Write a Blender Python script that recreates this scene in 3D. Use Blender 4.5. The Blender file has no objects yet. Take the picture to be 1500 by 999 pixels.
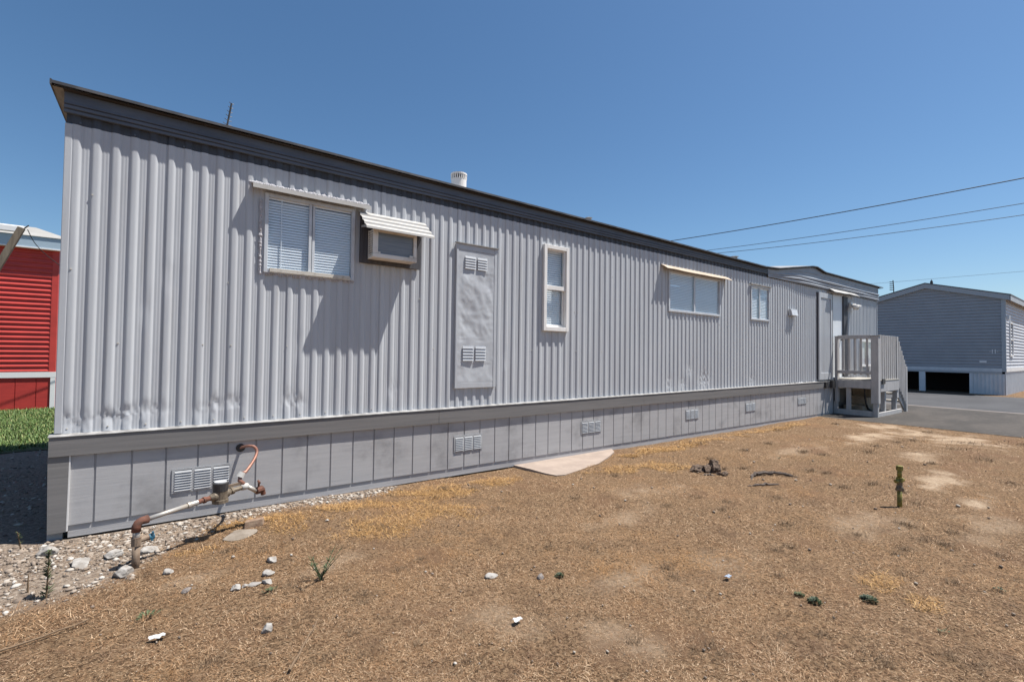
import bpy, bmesh, math, random
import numpy as np
from mathutils import Vector, Matrix, noise as mnoise

# ------------------------------------------------------------------ camera, sky, sun
H = 1.36                      # camera height; geometry below is written relative to the camera's height and lifted by H at the end
sc = bpy.context.scene
COL = sc.collection
YAW, PITCH, ROLL, F_PX = 0.9301353, 0.0241953, 0.0130968, 690.0
cam = bpy.data.objects.new('camera', bpy.data.cameras.new('camera')); COL.objects.link(cam); sc.camera = cam
cam.data.sensor_fit = 'HORIZONTAL'; cam.data.sensor_width = 36; cam.data.lens = 36 * F_PX / 1500
cam.data.clip_start = .05; cam.data.clip_end = 3000
Fw = Vector((math.cos(PITCH)*math.cos(YAW), math.cos(PITCH)*math.sin(YAW), math.sin(PITCH)))
Rw = Vector((math.sin(YAW), -math.cos(YAW), 0)); Uw = Rw.cross(Fw)
R2 = Rw*math.cos(ROLL) + Uw*math.sin(ROLL); U2 = Uw*math.cos(ROLL) - Rw*math.sin(ROLL)
cam.matrix_world = Matrix(((R2.x, U2.x, -Fw.x, 0), (R2.y, U2.y, -Fw.y, 0), (R2.z, U2.z, -Fw.z, 0), (0, 0, 0, 1)))

SUN = Vector((.41, -.225, 1.0)).normalized()
world = bpy.data.worlds.new('World'); sc.world = world; world.use_nodes = True
wn = world.node_tree; bg = wn.nodes['Background']
sky = wn.nodes.new('ShaderNodeTexSky'); sky.sky_type = 'NISHITA'; sky.sun_disc = False
sky.sun_elevation = math.asin(SUN.z); sky.sun_rotation = math.atan2(SUN.x, SUN.y)
sky.altitude = 100; sky.air_density = 1.0; sky.dust_density = .5; sky.ozone_density = 4.0
hs = wn.nodes.new('ShaderNodeHueSaturation'); hs.inputs['Saturation'].default_value = 1.12; hs.inputs['Hue'].default_value = .496
wn.links.new(sky.outputs[0], hs.inputs['Color']); wn.links.new(hs.outputs[0], bg.inputs[0]); bg.inputs[1].default_value = .069
sl = bpy.data.lights.new('sun', 'SUN'); sl.energy = 5.0; sl.angle = math.radians(.5); sl.color = (1, .955, .89)
so = bpy.data.objects.new('sun', sl); COL.objects.link(so); so.rotation_euler = SUN.to_track_quat('Z', 'Y').to_euler(); so.location = (8, -6, 12)
sc.view_settings.view_transform = 'Standard'; sc.view_settings.look = 'None'; sc.view_settings.gamma = 1
sc.view_settings.use_curve_mapping = False; sc.view_settings.exposure = .78

rnd = random.Random(7); nr = np.random.default_rng(11)

# ------------------------------------------------------------------ materials
def mat(name, col, rough=.6, metal=0, col2=None, nscale=(3, 3, 3), lo=.35, hi=.65, detail=6, bump=0, bscale=(60, 60, 60), spec=.35,
        col3=None, n3scale=(1, 1, 1), lo3=.55, hi3=.7, amt3=1.0, island=None):
    m = bpy.data.materials.new(name); m.use_nodes = True; t = m.node_tree; b = t.nodes['Principled BSDF']
    b.inputs['Roughness'].default_value = rough; b.inputs['Metallic'].default_value = metal; b.inputs['Specular IOR Level'].default_value = spec
    g = t.nodes.new('ShaderNodeNewGeometry')
    def nz(scale, det):
        mp = t.nodes.new('ShaderNodeMapping'); mp.inputs['Scale'].default_value = scale; t.links.new(g.outputs['Position'], mp.inputs[0])
        n = t.nodes.new('ShaderNodeTexNoise'); n.inputs['Scale'].default_value = 1; n.inputs['Detail'].default_value = det; n.inputs['Roughness'].default_value = .62
        t.links.new(mp.outputs[0], n.inputs[0]); return n.outputs[0]
    def ramp(src, a, z):
        r = t.nodes.new('ShaderNodeMapRange'); r.inputs[1].default_value = a; r.inputs[2].default_value = z; r.interpolation_type = 'SMOOTHSTEP'
        t.links.new(src, r.inputs[0]); return r.outputs[0]
    def mix(fac, a, c, mult=1.0):
        x = t.nodes.new('ShaderNodeMix'); x.data_type = 'RGBA'
        if mult != 1.0:
            mm = t.nodes.new('ShaderNodeMath'); mm.operation = 'MULTIPLY'; mm.inputs[1].default_value = mult; t.links.new(fac, mm.inputs[0]); fac = mm.outputs[0]
        t.links.new(fac, x.inputs[0])
        for k, s in ((6, a), (7, c)):
            if isinstance(s, tuple): x.inputs[k].default_value = (*s, 1)
            else: t.links.new(s, x.inputs[k])
        return x.outputs[2]
    src = col
    if island:
        r = t.nodes.new('ShaderNodeValToRGB'); e = r.color_ramp.elements
        while len(e) < len(island): e.new(.5)
        for i, (p, c) in enumerate(island): e[i].position = p; e[i].color = (*c, 1)
        t.links.new(g.outputs['Random Per Island'], r.inputs[0]); src = r.outputs[0]
    if col2: src = mix(ramp(nz(nscale, detail), lo, hi), src, col2)
    if col3: src = mix(ramp(nz(n3scale, 5), lo3, hi3), src, col3, amt3)
    if isinstance(src, tuple): b.inputs['Base Color'].default_value = (*src, 1)
    else: t.links.new(src, b.inputs['Base Color'])
    if bump:
        bn = t.nodes.new('ShaderNodeBump'); bn.inputs['Strength'].default_value = 1; bn.inputs['Distance'].default_value = bump
        t.links.new(nz(bscale, 4), bn.inputs['Height']); t.links.new(bn.outputs[0], b.inputs['Normal'])
    return m

M = {}
SID = (.47, .49, .515)
M['siding'] = mat('siding_paint', SID, .42, col2=(.42, .435, .46), nscale=(6, 6, .5), bump=.0012, bscale=(14, 14, 5), spec=.4, col3=(.345, .34, .34), n3scale=(11, 11, .7), lo3=.54, hi3=.78, amt3=.75)
M['panel'] = mat('grey_metal_panel', (.465, .485, .51), .38, col2=(.42, .435, .46), nscale=(4, 4, 3), bump=.001, bscale=(25, 25, 25), spec=.45)
M['fascia'] = mat('dark_fascia_paint', (.105, .122, .155), .5, col2=(.08, .094, .12), nscale=(2, 2, 10), bump=.0008, bscale=(8, 8, 60))
M['lower_band'] = mat('dark_band_paint', (.055, .063, .08), .6, col2=(.042, .048, .06), nscale=(3, 3, 10))
M['rib'] = mat('mansard_paint', (.30, .33, .37), .5, col2=(.25, .275, .315), nscale=(2, 2, 14), bump=.0008, bscale=(6, 6, 40))
M['roof'] = mat('roof_metal', (.33, .33, .33), .5, col2=(.25, .24, .23), nscale=(2, 2, 2))
M['edge'] = mat('roof_edge_metal', (.11, .11, .115), .45, col2=(.06, .06, .064), nscale=(5, 5, 5))
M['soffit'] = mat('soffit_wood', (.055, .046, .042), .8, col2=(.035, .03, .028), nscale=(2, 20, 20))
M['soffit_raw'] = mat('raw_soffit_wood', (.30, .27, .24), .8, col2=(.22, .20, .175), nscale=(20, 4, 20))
M['skirt'] = mat('skirt_siding_paint', (.40, .397, .402), .75, col2=(.365, .362, .368), nscale=(1.6, 1.6, 30), bump=.0009, bscale=(4, 4, 70), lo=.3, hi=.7,
                 col3=(.19, .187, .19), n3scale=(2.6, 2.6, 3.2), lo3=.46, hi3=.78, amt3=.75)
M['band'] = mat('band_board_paint', (.18, .173, .17), .75, col2=(.155, .15, .148), nscale=(1.2, 1.2, 35), bump=.0009, bscale=(3, 3, 70))
M['plinth'] = mat('plinth_board_paint', (.42, .415, .42), .75, col2=(.34, .335, .34), nscale=(2, 2, 30), bump=.001, bscale=(6, 6, 80))
M['ledge'] = mat('pale_drip_edge', (.33, .325, .32), .6, col2=(.20, .195, .19), nscale=(14, 14, 14))
M['post_edge'] = mat('pale_board_edge', (.6, .59, .58), .7)
M['white'] = mat('white_vinyl', (.78, .765, .74), .4, col2=(.72, .70, .67), nscale=(5, 5, 5))
M['alum'] = mat('painted_aluminium', (.56, .59, .62), .4, col2=(.48, .50, .53), nscale=(8, 8, 8), spec=.5)
M['vent'] = mat('grey_vent_paint', (.40, .41, .42), .5, col2=(.32, .325, .335), nscale=(9, 9, 9))
M['alum_dirty'] = mat('dirty_aluminium', (.55, .52, .46), .5, col2=(.3, .27, .22), nscale=(20, 20, 20), lo=.5, hi=.75)
M['awning'] = mat('cream_awning_paint', (.43, .42, .40), .5, col2=(.35, .335, .31), nscale=(7, 7, 7), lo=.45, hi=.8)
M['awning_tan'] = mat('tan_awning_paint', (.46, .38, .30), .6, col2=(.38, .30, .22), nscale=(4, 4, 4))
M['caulk'] = mat('smeared_caulk', (.5, .49, .52), .7, col2=(.36, .35, .36), nscale=(40, 40, 40), bump=.004, bscale=(60, 60, 60))
M['blind'] = mat('blind_slats', (.90, .91, .92), .5)
M['plate'] = mat('dark_plywood', (.085, .085, .095), .8, col2=(.06, .06, .068), nscale=(60, 60, 3), bump=.001, bscale=(60, 60, 4))
M['ac_white'] = mat('off_white_housing', (.72, .69, .64), .5, col2=(.55, .5, .44), nscale=(9, 9, 9), lo=.5, hi=.75)
M['ac_fin'] = mat('condenser_fins', (.30, .33, .37), .5, metal=.3, col2=(.22, .25, .29), nscale=(3, 3, 90))
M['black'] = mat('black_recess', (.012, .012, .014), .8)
M['dark'] = mat('dark_plastic', (.03, .03, .033), .5, col2=(.055, .052, .05), nscale=(30, 30, 30))
M['interior'] = mat('interior_wall', (.25, .24, .22), .9)
M['door'] = mat('white_door_paint', (.74, .77, .80), .4, col2=(.68, .71, .74), nscale=(2, 2, 2))
M['jamb'] = mat('dark_jamb_paint', (.045, .048, .06), .6, col2=(.065, .065, .075), nscale=(5, 5, 2))
M['porch'] = mat('porch_paint', (.46, .445, .44), .7, col2=(.38, .37, .365), nscale=(12, 12, 2.5), bump=.001, bscale=(50, 50, 6))
M['deck'] = mat('deck_boards', (.36, .34, .30), .8, col2=(.28, .26, .23), nscale=(3, 30, 30))
M['step'] = mat('old_tan_step', (.33, .27, .20), .85, col2=(.22, .175, .13), nscale=(6, 6, 6), bump=.003, bscale=(15, 15, 15))
M['galv'] = mat('galvanised_pipe', (.36, .35, .33), .45, metal=.3, col2=(.42, .37, .31), nscale=(18, 18, 18), lo=.45, hi=.7, bump=.0008, bscale=(70, 70, 70))
M['pipe_worn'] = mat('weathered_pipe', (.22, .165, .12), .75, col2=(.12, .075, .05), nscale=(14, 14, 10), lo=.4, hi=.65, bump=.0012, bscale=(60, 60, 60))
M['rust'] = mat('rusty_iron', (.15, .06, .038), .8, col2=(.085, .042, .03), nscale=(30, 30, 30), bump=.0015, bscale=(70, 70, 70))
M['copper'] = mat('copper_tube', (.42, .21, .155), .5, metal=.4, col2=(.30, .16, .12), nscale=(20, 20, 20))
M['tape'] = mat('white_thread_tape', (.42, .41, .39), .7)
M['brass'] = mat('dull_brass', (.19, .155, .115), .6, metal=.3, col2=(.12, .095, .07), nscale=(40, 40, 40))
M['blue'] = mat('blue_valve_paint', (.03, .13, .2), .55, col2=(.02, .07, .11), nscale=(60, 60, 60))
M['yellow'] = mat('yellow_pipe_paint', (.24, .20, .045), .6, col2=(.10, .10, .03), nscale=(40, 40, 30), lo=.42, hi=.62, bump=.001, bscale=(80, 80, 80))
M['red_lap'] = mat('red_lap_siding', (.56, .062, .052), .45, col2=(.47, .055, .046), nscale=(2, 2, 3))
M['red_skirt'] = mat('red_skirt_paint', (.48, .046, .038), .7, col2=(.41, .04, .035), nscale=(3, 3, 12), bump=.001, bscale=(5, 5, 60))
M['white_trim'] = mat('white_trim_paint', (.78, .78, .78), .5)
M['shaded_fascia'] = mat('shaded_white_fascia', (.36, .46, .54), .5)  # white fascia, with the blue-grey of its shade put into the colour
M['pale_roof'] = mat('pale_coated_roof', (.34, .33, .31), .7, col2=(.28, .27, .25), nscale=(3, 3, 3))
M['old_wood'] = mat('weathered_wood', (.20, .165, .125), .85, col2=(.13, .105, .08), nscale=(25, 25, 3), bump=.001, bscale=(40, 40, 4))
M['wire'] = mat('black_cable', (.015, .015, .018), .6)
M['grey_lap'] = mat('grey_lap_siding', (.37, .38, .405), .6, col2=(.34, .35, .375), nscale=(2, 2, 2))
M['grey_lap_sunlit'] = mat('sunlit_lap_siding', (.60, .62, .66), .6, col2=(.56, .58, .62), nscale=(2, 2, 2))  # same grey siding, coloured lighter for the side wall in the sun
M['grey_trim'] = mat('grey_rake_trim', (.42, .45, .48), .6)
M['blue_white'] = mat('pale_skirt_metal', (.64, .68, .72), .5, col2=(.57, .61, .65), nscale=(4, 4, 2))
M['shingle'] = mat('grey_shingles', (.16, .16, .17), .9, col2=(.11, .11, .12), nscale=(20, 20, 20))
M['asphalt'] = mat('asphalt', (.064, .055, .048), .9, col2=(.042, .037, .033), nscale=(.7, 1.6, 1), bump=.004, bscale=(70, 70, 70), col3=(.095, .082, .072), n3scale=(9, 9, 9), lo3=.55, hi3=.75)
M['road'] = mat('road_asphalt', (.066, .066, .07), .9, col2=(.05, .05, .054), nscale=(.4, 1.0, 1), bump=.004, bscale=(60, 60, 60))
M['gutter'] = mat('concrete_gutter', (.155, .135, .125), .9, col2=(.125, .11, .10), nscale=(3, 3, 3))
M['concrete'] = mat('concrete_slab', (.33, .265, .22), .9, col2=(.27, .215, .18), nscale=(4, 4, 4), bump=.002, bscale=(60, 60, 60), col3=(.2, .15, .12), n3scale=(3, 8, 3), lo3=.62, hi3=.72, amt3=.6)
M['rock'] = mat('pale_limestone', (.33, .315, .295), .9, col2=(.22, .20, .18), nscale=(22, 22, 22), bump=.003, bscale=(60, 60, 60))
M['rock_tan'] = mat('tan_stone', (.24, .205, .17), .9, col2=(.17, .14, .11), nscale=(14, 14, 14), bump=.003, bscale=(60, 60, 60))
M['rock_dark'] = mat('dark_stone', (.13, .115, .11), .9, col2=(.22, .19, .17), nscale=(40, 40, 40), bump=.003, bscale=(60, 60, 60))
M['brick'] = mat('broken_brown_brick', (.20, .125, .085), .9, col2=(.28, .2, .14), nscale=(30, 30, 30), bump=.003, bscale=(60, 60, 60))
M['stump'] = mat('rotten_stump_wood', (.085, .06, .045), .95, col2=(.16, .115, .085), nscale=(30, 30, 30), bump=.006, bscale=(50, 50, 50))
M['bleached'] = mat('bleached_wood', (.13, .105, .088), .9, col2=(.065, .05, .042), nscale=(8, 40, 40), bump=.002, bscale=(30, 60, 60))
M['paper'] = mat('white_scrap', (.5, .5, .49), .7)
M['blue_scrap'] = mat('blue_grey_scrap', (.3, .36, .45), .5)
M['leaf'] = mat('weed_leaf', (.06, .08, .035), .7, island=[(0, (.035, .05, .022)), (.6, (.06, .08, .035)), (1, (.12, .13, .06))])
M['leaf_dark'] = mat('dark_weed_leaf', (.035, .075, .03), .6, island=[(0, (.014, .028, .012)), (.6, (.026, .045, .018)), (1, (.06, .075, .03))])
M['stalk'] = mat('dry_stalk', (.15, .10, .06), .8)
M['rusty_tuft'] = mat('brown_tuft', (.14, .08, .045), .9, island=[(0, (.06, .036, .02)), (.5, (.13, .085, .05)), (1, (.26, .18, .11))])
M['straw'] = mat('dry_straw', (.4, .3, .2), .75, island=[(0, (.065, .034, .018)), (.25, (.175, .095, .050)), (.55, (.30, .180, .10)), (.82, (.42, .285, .17)), (1, (.62, .47, .32))], spec=.2,
                 col2=(.37, .20, .08), nscale=(.8, .8, .8), lo=.42, hi=.8, col3=(.12, .07, .043), n3scale=(3.4, 3.4, 3.4), lo3=.5, hi3=.70, amt3=.75)
M['straw_orange'] = mat('orange_straw', (.5, .3, .1), .75, island=[(0, (.15, .08, .03)), (.5, (.34, .185, .062)), (1, (.50, .32, .14))])
M['lawn'] = mat('lawn_grass', (.08, .14, .03), .6, island=[(0, (.04, .085, .02)), (.5, (.08, .145, .032)), (.85, (.15, .20, .055)), (1, (.28, .25, .11))])
M['gravel'] = mat('gravel_stone', (.5, .45, .4), .9, island=[(0, (.10, .08, .065)), (.3, (.20, .155, .12)), (.6, (.27, .22, .175)), (.85, (.36, .32, .275)), (1, (.46, .43, .39))], bump=.002, bscale=(90, 90, 90))

def glass_mat():
    m = bpy.data.materials.new('window_glass'); m.use_nodes = True; t = m.node_tree; t.nodes.remove(t.nodes['Principled BSDF'])
    tr = t.nodes.new('ShaderNodeBsdfTransparent'); tr.inputs[0].default_value = (.93, .97, 1, 1)
    gl = t.nodes.new('ShaderNodeBsdfGlossy'); gl.inputs['Roughness'].default_value = .03
    lw = t.nodes.new('ShaderNodeLayerWeight'); lw.inputs[0].default_value = .5; pw = t.nodes.new('ShaderNodeMath'); pw.operation = 'POWER'; pw.inputs[1].default_value = 4
    t.links.new(lw.outputs['Facing'], pw.inputs[0]); fr = t.nodes.new('ShaderNodeMath'); fr.operation = 'MULTIPLY_ADD'; fr.inputs[1].default_value = .85; fr.inputs[2].default_value = .07; t.links.new(pw.outputs[0], fr.inputs[0]); mx = t.nodes.new('ShaderNodeMixShader')
    t.links.new(fr.outputs[0], mx.inputs[0]); t.links.new(tr.outputs[0], mx.inputs[1]); t.links.new(gl.outputs[0], mx.inputs[2])
    t.links.new(mx.outputs[0], t.nodes['Material Output'].inputs[0]); return m
M['glass'] = glass_mat()

# ------------------------------------------------------------------ builders
class MB:
    def __init__(s): s.v = []; s.f = []
    def quad(s, *p):
        n = len(s.v); s.v += [tuple(q) for q in p]; s.f.append(tuple(range(n, n+len(p)))); return s
    def hexa(s, p):                                   # p: 4 lower then 4 upper, same order
        n = len(s.v); s.v += [tuple(q) for q in p]
        s.f += [(n, n+3, n+2, n+1), (n+4, n+5, n+6, n+7)] + [(n+i, n+(i+1) % 4, n+4+(i+1) % 4, n+4+i) for i in range(4)]; return s
    def box(s, x0, x1, y0, y1, z0, z1):
        return s.hexa([(x0, y0, z0), (x1, y0, z0), (x1, y1, z0), (x0, y1, z0), (x0, y0, z1), (x1, y0, z1), (x1, y1, z1), (x0, y1, z1)])
    def extrude(s, poly, vec):
        n = len(s.v); k = len(poly); vec = Vector(vec)
        s.v += [tuple(q) for q in poly] + [tuple(Vector(q)+vec) for q in poly]
        s.f += [tuple(range(n, n+k))[::-1], tuple(range(n+k, n+2*k))] + [(n+i, n+(i+1) % k, n+k+(i+1) % k, n+k+i) for i in range(k)]; return s
    def beam(s, a, b, w, h, up=(0, 0, 1)):
        a, b = Vector(a), Vector(b); d = (b-a).normalized(); sd = d.cross(Vector(up)).normalized(); u = sd.cross(d)
        q = [-sd*w/2-u*h/2, sd*w/2-u*h/2, sd*w/2+u*h/2, -sd*w/2+u*h/2]
        return s.hexa([a+k for k in q] + [b+k for k in q])
    def tube(s, pts, r, n=10, cap=True):
        pts = [Vector(p) for p in pts]; rs = r if isinstance(r, (list, tuple)) else [r]*len(pts); base = len(s.v); ref = None
        for i, p in enumerate(pts):
            d = (pts[min(i+1, len(pts)-1)] - pts[max(i-1, 0)]).normalized()
            if ref is None: ref = d.orthogonal().normalized()
            ref = (ref - d*ref.dot(d)).normalized(); o = d.cross(ref)
            s.v += [tuple(p + (ref*math.cos(2*math.pi*k/n) + o*math.sin(2*math.pi*k/n))*rs[i]) for k in range(n)]
        for i in range(len(pts)-1):
            for k in range(n):
                a = base+i*n+k; b = base+i*n+(k+1) % n; s.f.append((a, b, b+n, a+n))
        if cap: s.f.append(tuple(range(base, base+n))[::-1]); s.f.append(tuple(range(base+(len(pts)-1)*n, base+len(pts)*n)))
        return s
    def grid(s, P):                                    # P[i][j] points
        n = len(s.v); R = len(P); Cn = len(P[0])
        for row in P: s.v += [tuple(q) for q in row]
        s.f += [(n+i*Cn+j, n+i*Cn+j+1, n+(i+1)*Cn+j+1, n+(i+1)*Cn+j) for i in range(R-1) for j in range(Cn-1)]; return s
    def build(s, name, m, parent=None, bevel=0, smooth=False, origin=None, solid=0):
        vs = np.array(s.v, float); c = (vs.min(0)+vs.max(0))/2
        if parent is None: c[2] = vs[:, 2].min()
        if origin is not None: c = np.array(origin, float)
        me = bpy.data.meshes.new(name); me.from_pydata([tuple(q) for q in vs-c], [], s.f); me.update()
        me.materials.append(M[m] if isinstance(m, str) else m)
        bm = bmesh.new(); bm.from_mesh(me); bmesh.ops.recalc_face_normals(bm, faces=bm.faces); bm.to_mesh(me); bm.free()
        if smooth: me.polygons.foreach_set('use_smooth', [True]*len(me.polygons))
        o = bpy.data.objects.new(name, me); COL.objects.link(o); o['_w'] = [float(x) for x in c]
        o.location = c
        if parent is not None: o.parent = parent; o.location = Vector(c) - Vector(parent['_w'])
        if bevel:
            b = o.modifiers.new('bevel', 'BEVEL'); b.width = bevel; b.segments = 2; b.limit_method = 'ANGLE'; b.harden_normals = False
        if solid: q = o.modifiers.new('solid', 'SOLIDIFY'); q.thickness = solid; q.offset = 0
        return o
def tag(o, label=None, cat=None, group=None, kind=None):
    if label: o['label'] = label
    if cat: o['category'] = cat
    if group: o['group'] = group
    if kind: o['kind'] = kind
    return o
def thing(name, loc, label, cat, group=None):
    o = bpy.data.objects.new(name, None); COL.objects.link(o); o.location = loc; o['_w'] = [float(x) for x in loc]; o.empty_display_size = .2
    return tag(o, label, cat, group)
def fast(name, V, Fc, m, parent=None, smooth=False):   # numpy mesh, equal-sized faces
    me = bpy.data.meshes.new(name); nv, nf, k = len(V), len(Fc), Fc.shape[1]
    me.vertices.add(nv); me.vertices.foreach_set('co', V.astype(np.float32).ravel())
    me.loops.add(nf*k); me.loops.foreach_set('vertex_index', Fc.astype(np.int32).ravel())
    me.polygons.add(nf); me.polygons.foreach_set('loop_start', np.arange(0, nf*k, k, dtype=np.int32))
    if smooth: me.polygons.foreach_set('use_smooth', np.ones(nf, bool))
    me.update(calc_edges=True); me.materials.append(M[m])
    o = bpy.data.objects.new(name, me); COL.objects.link(o); o['_w'] = [0., 0., 0.]
    if parent is not None: o.parent = parent; o.location = -Vector(parent['_w'])
    return o

def gz(x, y=0):                                        # ground height
    return -1.34 - .004*min(max(x, -1), 12.2)
def vnoise(x, y, s=1.0, seed=0.0): return mnoise.noise(Vector((x*s+seed, y*s-seed, seed*.37)))

# ------------------------------------------------------------------ ground, road
def ground_mat():
    m = bpy.data.materials.new('dry_ground'); m.use_nodes = True; t = m.node_tree; b = t.nodes['Principled BSDF']; b.inputs['Roughness'].default_value = .95
    b.inputs['Specular IOR Level'].default_value = .1
    g = t.nodes.new('ShaderNodeNewGeometry')
    def nz(sc_, det, rough=.6):
        n = t.nodes.new('ShaderNodeTexNoise'); n.inputs['Scale'].default_value = sc_; n.inputs['Detail'].default_value = det; n.inputs['Roughness'].default_value = rough
        t.links.new(g.outputs['Position'], n.inputs[0]); return n.outputs[0]
    def rg(s, a, z):
        r = t.nodes.new('ShaderNodeMapRange'); r.inputs[1].default_value = a; r.inputs[2].default_value = z; r.interpolation_type = 'SMOOTHSTEP'; t.links.new(s, r.inputs[0]); return r.outputs[0]
    def mx(f, a, c):
        x = t.nodes.new('ShaderNodeMix'); x.data_type = 'RGBA'; t.links.new(f, x.inputs[0])
        for k, s in ((6, a), (7, c)):
            if isinstance(s, tuple): x.inputs[k].default_value = (*s, 1)
            else: t.links.new(s, x.inputs[k])
        return x.outputs[2]
    c = mx(rg(nz(48, 6, .75), .40, .60), (.06, .035, .02), (.24, .155, .09))
    c = mx(rg(nz(120, 3, .7), .52, .68), c, (.34, .24, .15))
    c = mx(rg(nz(1.1, 5), .52, .68), c, (.16, .097, .058))
    at = t.nodes.new('ShaderNodeAttribute'); at.attribute_name = 'bare'
    c2 = mx(rg(nz(30, 5), .4, .65), (.40, .305, .215), (.29, .21, .14))
    c = mx(at.outputs['Fac'], c, c2)
    at2 = t.nodes.new('ShaderNodeAttribute'); at2.attribute_name = 'stony'
    c3 = mx(rg(nz(45, 5), .4, .62), (.20, .155, .12), (.33, .27, .215))
    c = mx(at2.outputs['Fac'], c, c3)
    t.links.new(c, b.inputs['Base Color'])
    bn = t.nodes.new('ShaderNodeBump'); bn.inputs['Distance'].default_value = .02; bn.inputs['Strength'].default_value = .9
    t.links.new(nz(70, 6, .8), bn.inputs['Height']); t.links.new(bn.outputs[0], b.inputs['Normal']); return m
M['ground'] = ground_mat()
BARE = [(9.6, 2.9, .9, .25), (6.75, 1.35, .55, .13), (6.2, .95, .5, .13), (10.9, 2.6, .9, .3), (7.3, 1.35, .7, .2), (10.8, 1.9, .9, .55), (8.6, 1.9, .5, .2), (11.6, 3.2, .6, .5)]
WORN = [(4.66, 1.37, .5, .22), (1.41, 1.97, .25, .3), (.21, 3.33, .18, .14), (1.75, 1.5, .2, .18), (2.3, 1.9, .3, .14), (.9, 3.1, .3, .12), (3.1, 2.6, .4, .14), (5.41, .8, .5, .22), (6.6, .4, .6, .3), (2.9, 1.6, .35, .2), (4.0, 2.9, .5, .25), (7.5, 3.0, .9, .3)]
ORANGE = [(2.6, 4.15, 1.2, .18), (6.3, 4.2, 1.6, .2), (9.0, 4.2, 1.6, .2), (4.9, 3.5, .5, .3), (1.6, 3.5, .6, .3), (.91, 3.94, .38, .2), (3.55, .95, .16, .12), (3.42, .74, .16, .09), (1.23, 4.05, .3, .14), (.45, 4.15, .3, .1), (4.3, 3.7, .45, .2), (2.1, 3.9, .5, .2), (5.8, 4.1, .9, .16), (.2, 3.78, .2, .1)]
def fbm(x, y):
    v = np.zeros_like(x); A = .5; f = 5.0
    for k in range(5):
        v = v+A*np.sin(x*f+1.7*k+2.1*np.sin(y*f*.63+k))*np.sin(y*f*1.09+.9*k+1.8*np.sin(x*f*.71-k)); A *= .62; f *= 1.93
    return v
def spots(L, x, y):
    n = fbm(x, y); v = np.zeros_like(x)
    for cx, cy, rx, ry in L:
        d = np.sqrt(((x-cx)/rx)**2 + ((y-cy)/ry)**2)
        v = np.maximum(v, np.clip((1.05-d+1.1*n)*1.1, 0, 1)*np.clip(2-d, 0, 1))
    return v
def stony_f(x, y):
    lim = 3.55+.16*np.sin(3*x)+.62*np.clip(x+.1, 0, 9)**.55
    s = np.clip((y-lim)/.2, 0, 1)*np.clip((2.2-x)/.5, 0, 1)
    return np.maximum(s, np.clip((y-3.4)/.3, 0, 1)*np.clip((-.35-x)/.3, 0, 1))*np.clip((8.9-y)/.4, 0, 1)
gx = np.concatenate([[-400, -150, -60, -30, -15, -9], np.arange(-6, 13.01, .07), [14, 16, 19, 24, 30, 45, 80, 150, 300, 600]])
gy = np.concatenate([[-600, -200, -80, -40, -20, -10, -6], np.arange(-3.5, 9.6, .07), [10, 11, 12, 13, 14, 16, 20, 30, 60, 150, 400, 900]])
GX, GY = np.meshgrid(gx, gy, indexing='ij')
GZ = -1.34-.004*np.clip(GX, -1, 12.2)
fade = np.clip((11.9-GX)/.8, 0, 1)*np.clip((GX+6)/1, 0, 1)*np.clip((GY+3.5)/1, 0, 1)*np.clip((9.5-GY)/1, 0, 1)
GZ = GZ - .013*np.clip((GY-4.1)/.3, 0, 1)*np.clip((GX+.9)/.3, 0, 1)*np.clip((12-GX)/.5, 0, 1)*np.clip((6-GY)/.5, 0, 1) + fade*(.012*np.sin(1.7*GX+.6*GY)*np.sin(1.3*GY-.4*GX)+.008*np.sin(4.1*GX+1)*np.sin(3.7*GY+2)+.0035*np.sin(11*GX+3*GY)*np.sin(13*GY))
nx, ny = GX.shape
idx = np.arange(nx*ny).reshape(nx, ny)
Fq = np.stack([idx[:-1, :-1], idx[1:, :-1], idx[1:, 1:], idx[:-1, 1:]], -1).reshape(-1, 4)
go = fast('ground', np.stack([GX, GY, GZ], -1).reshape(-1, 3), Fq, 'ground', smooth=True); tag(go, kind='structure')
bare = np.maximum(spots(BARE, GX, GY), .5*spots(WORN, GX, GY)); stony = stony_f(GX, GY)
for nm, arr in (('bare', bare), ('stony', stony)):
    a = go.data.attributes.new(nm, 'FLOAT', 'POINT'); a.data.foreach_set('value', arr.astype(np.float32).ravel())
def gzn(x, y):
    f = np.clip((11.9-x)/.8, 0, 1)*np.clip((x+6)/1, 0, 1)*np.clip((y+3.5)/1, 0, 1)*np.clip((9.5-y)/1, 0, 1)
    return -1.34-.004*np.clip(x, -1, 12.2)-.013*np.clip((y-4.1)/.3, 0, 1)*np.clip((x+.9)/.3, 0, 1)*np.clip((12-x)/.5, 0, 1)*np.clip((6-y)/.5, 0, 1)+f*(.012*np.sin(1.7*x+.6*y)*np.sin(1.3*y-.4*x)+.008*np.sin(4.1*x+1)*np.sin(3.7*y+2)+.0035*np.sin(11*x+3*y)*np.sin(13*y))
def G(x, y): return float(gzn(np.array(float(x)), np.array(float(y))))
ZA = -1.389
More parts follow.
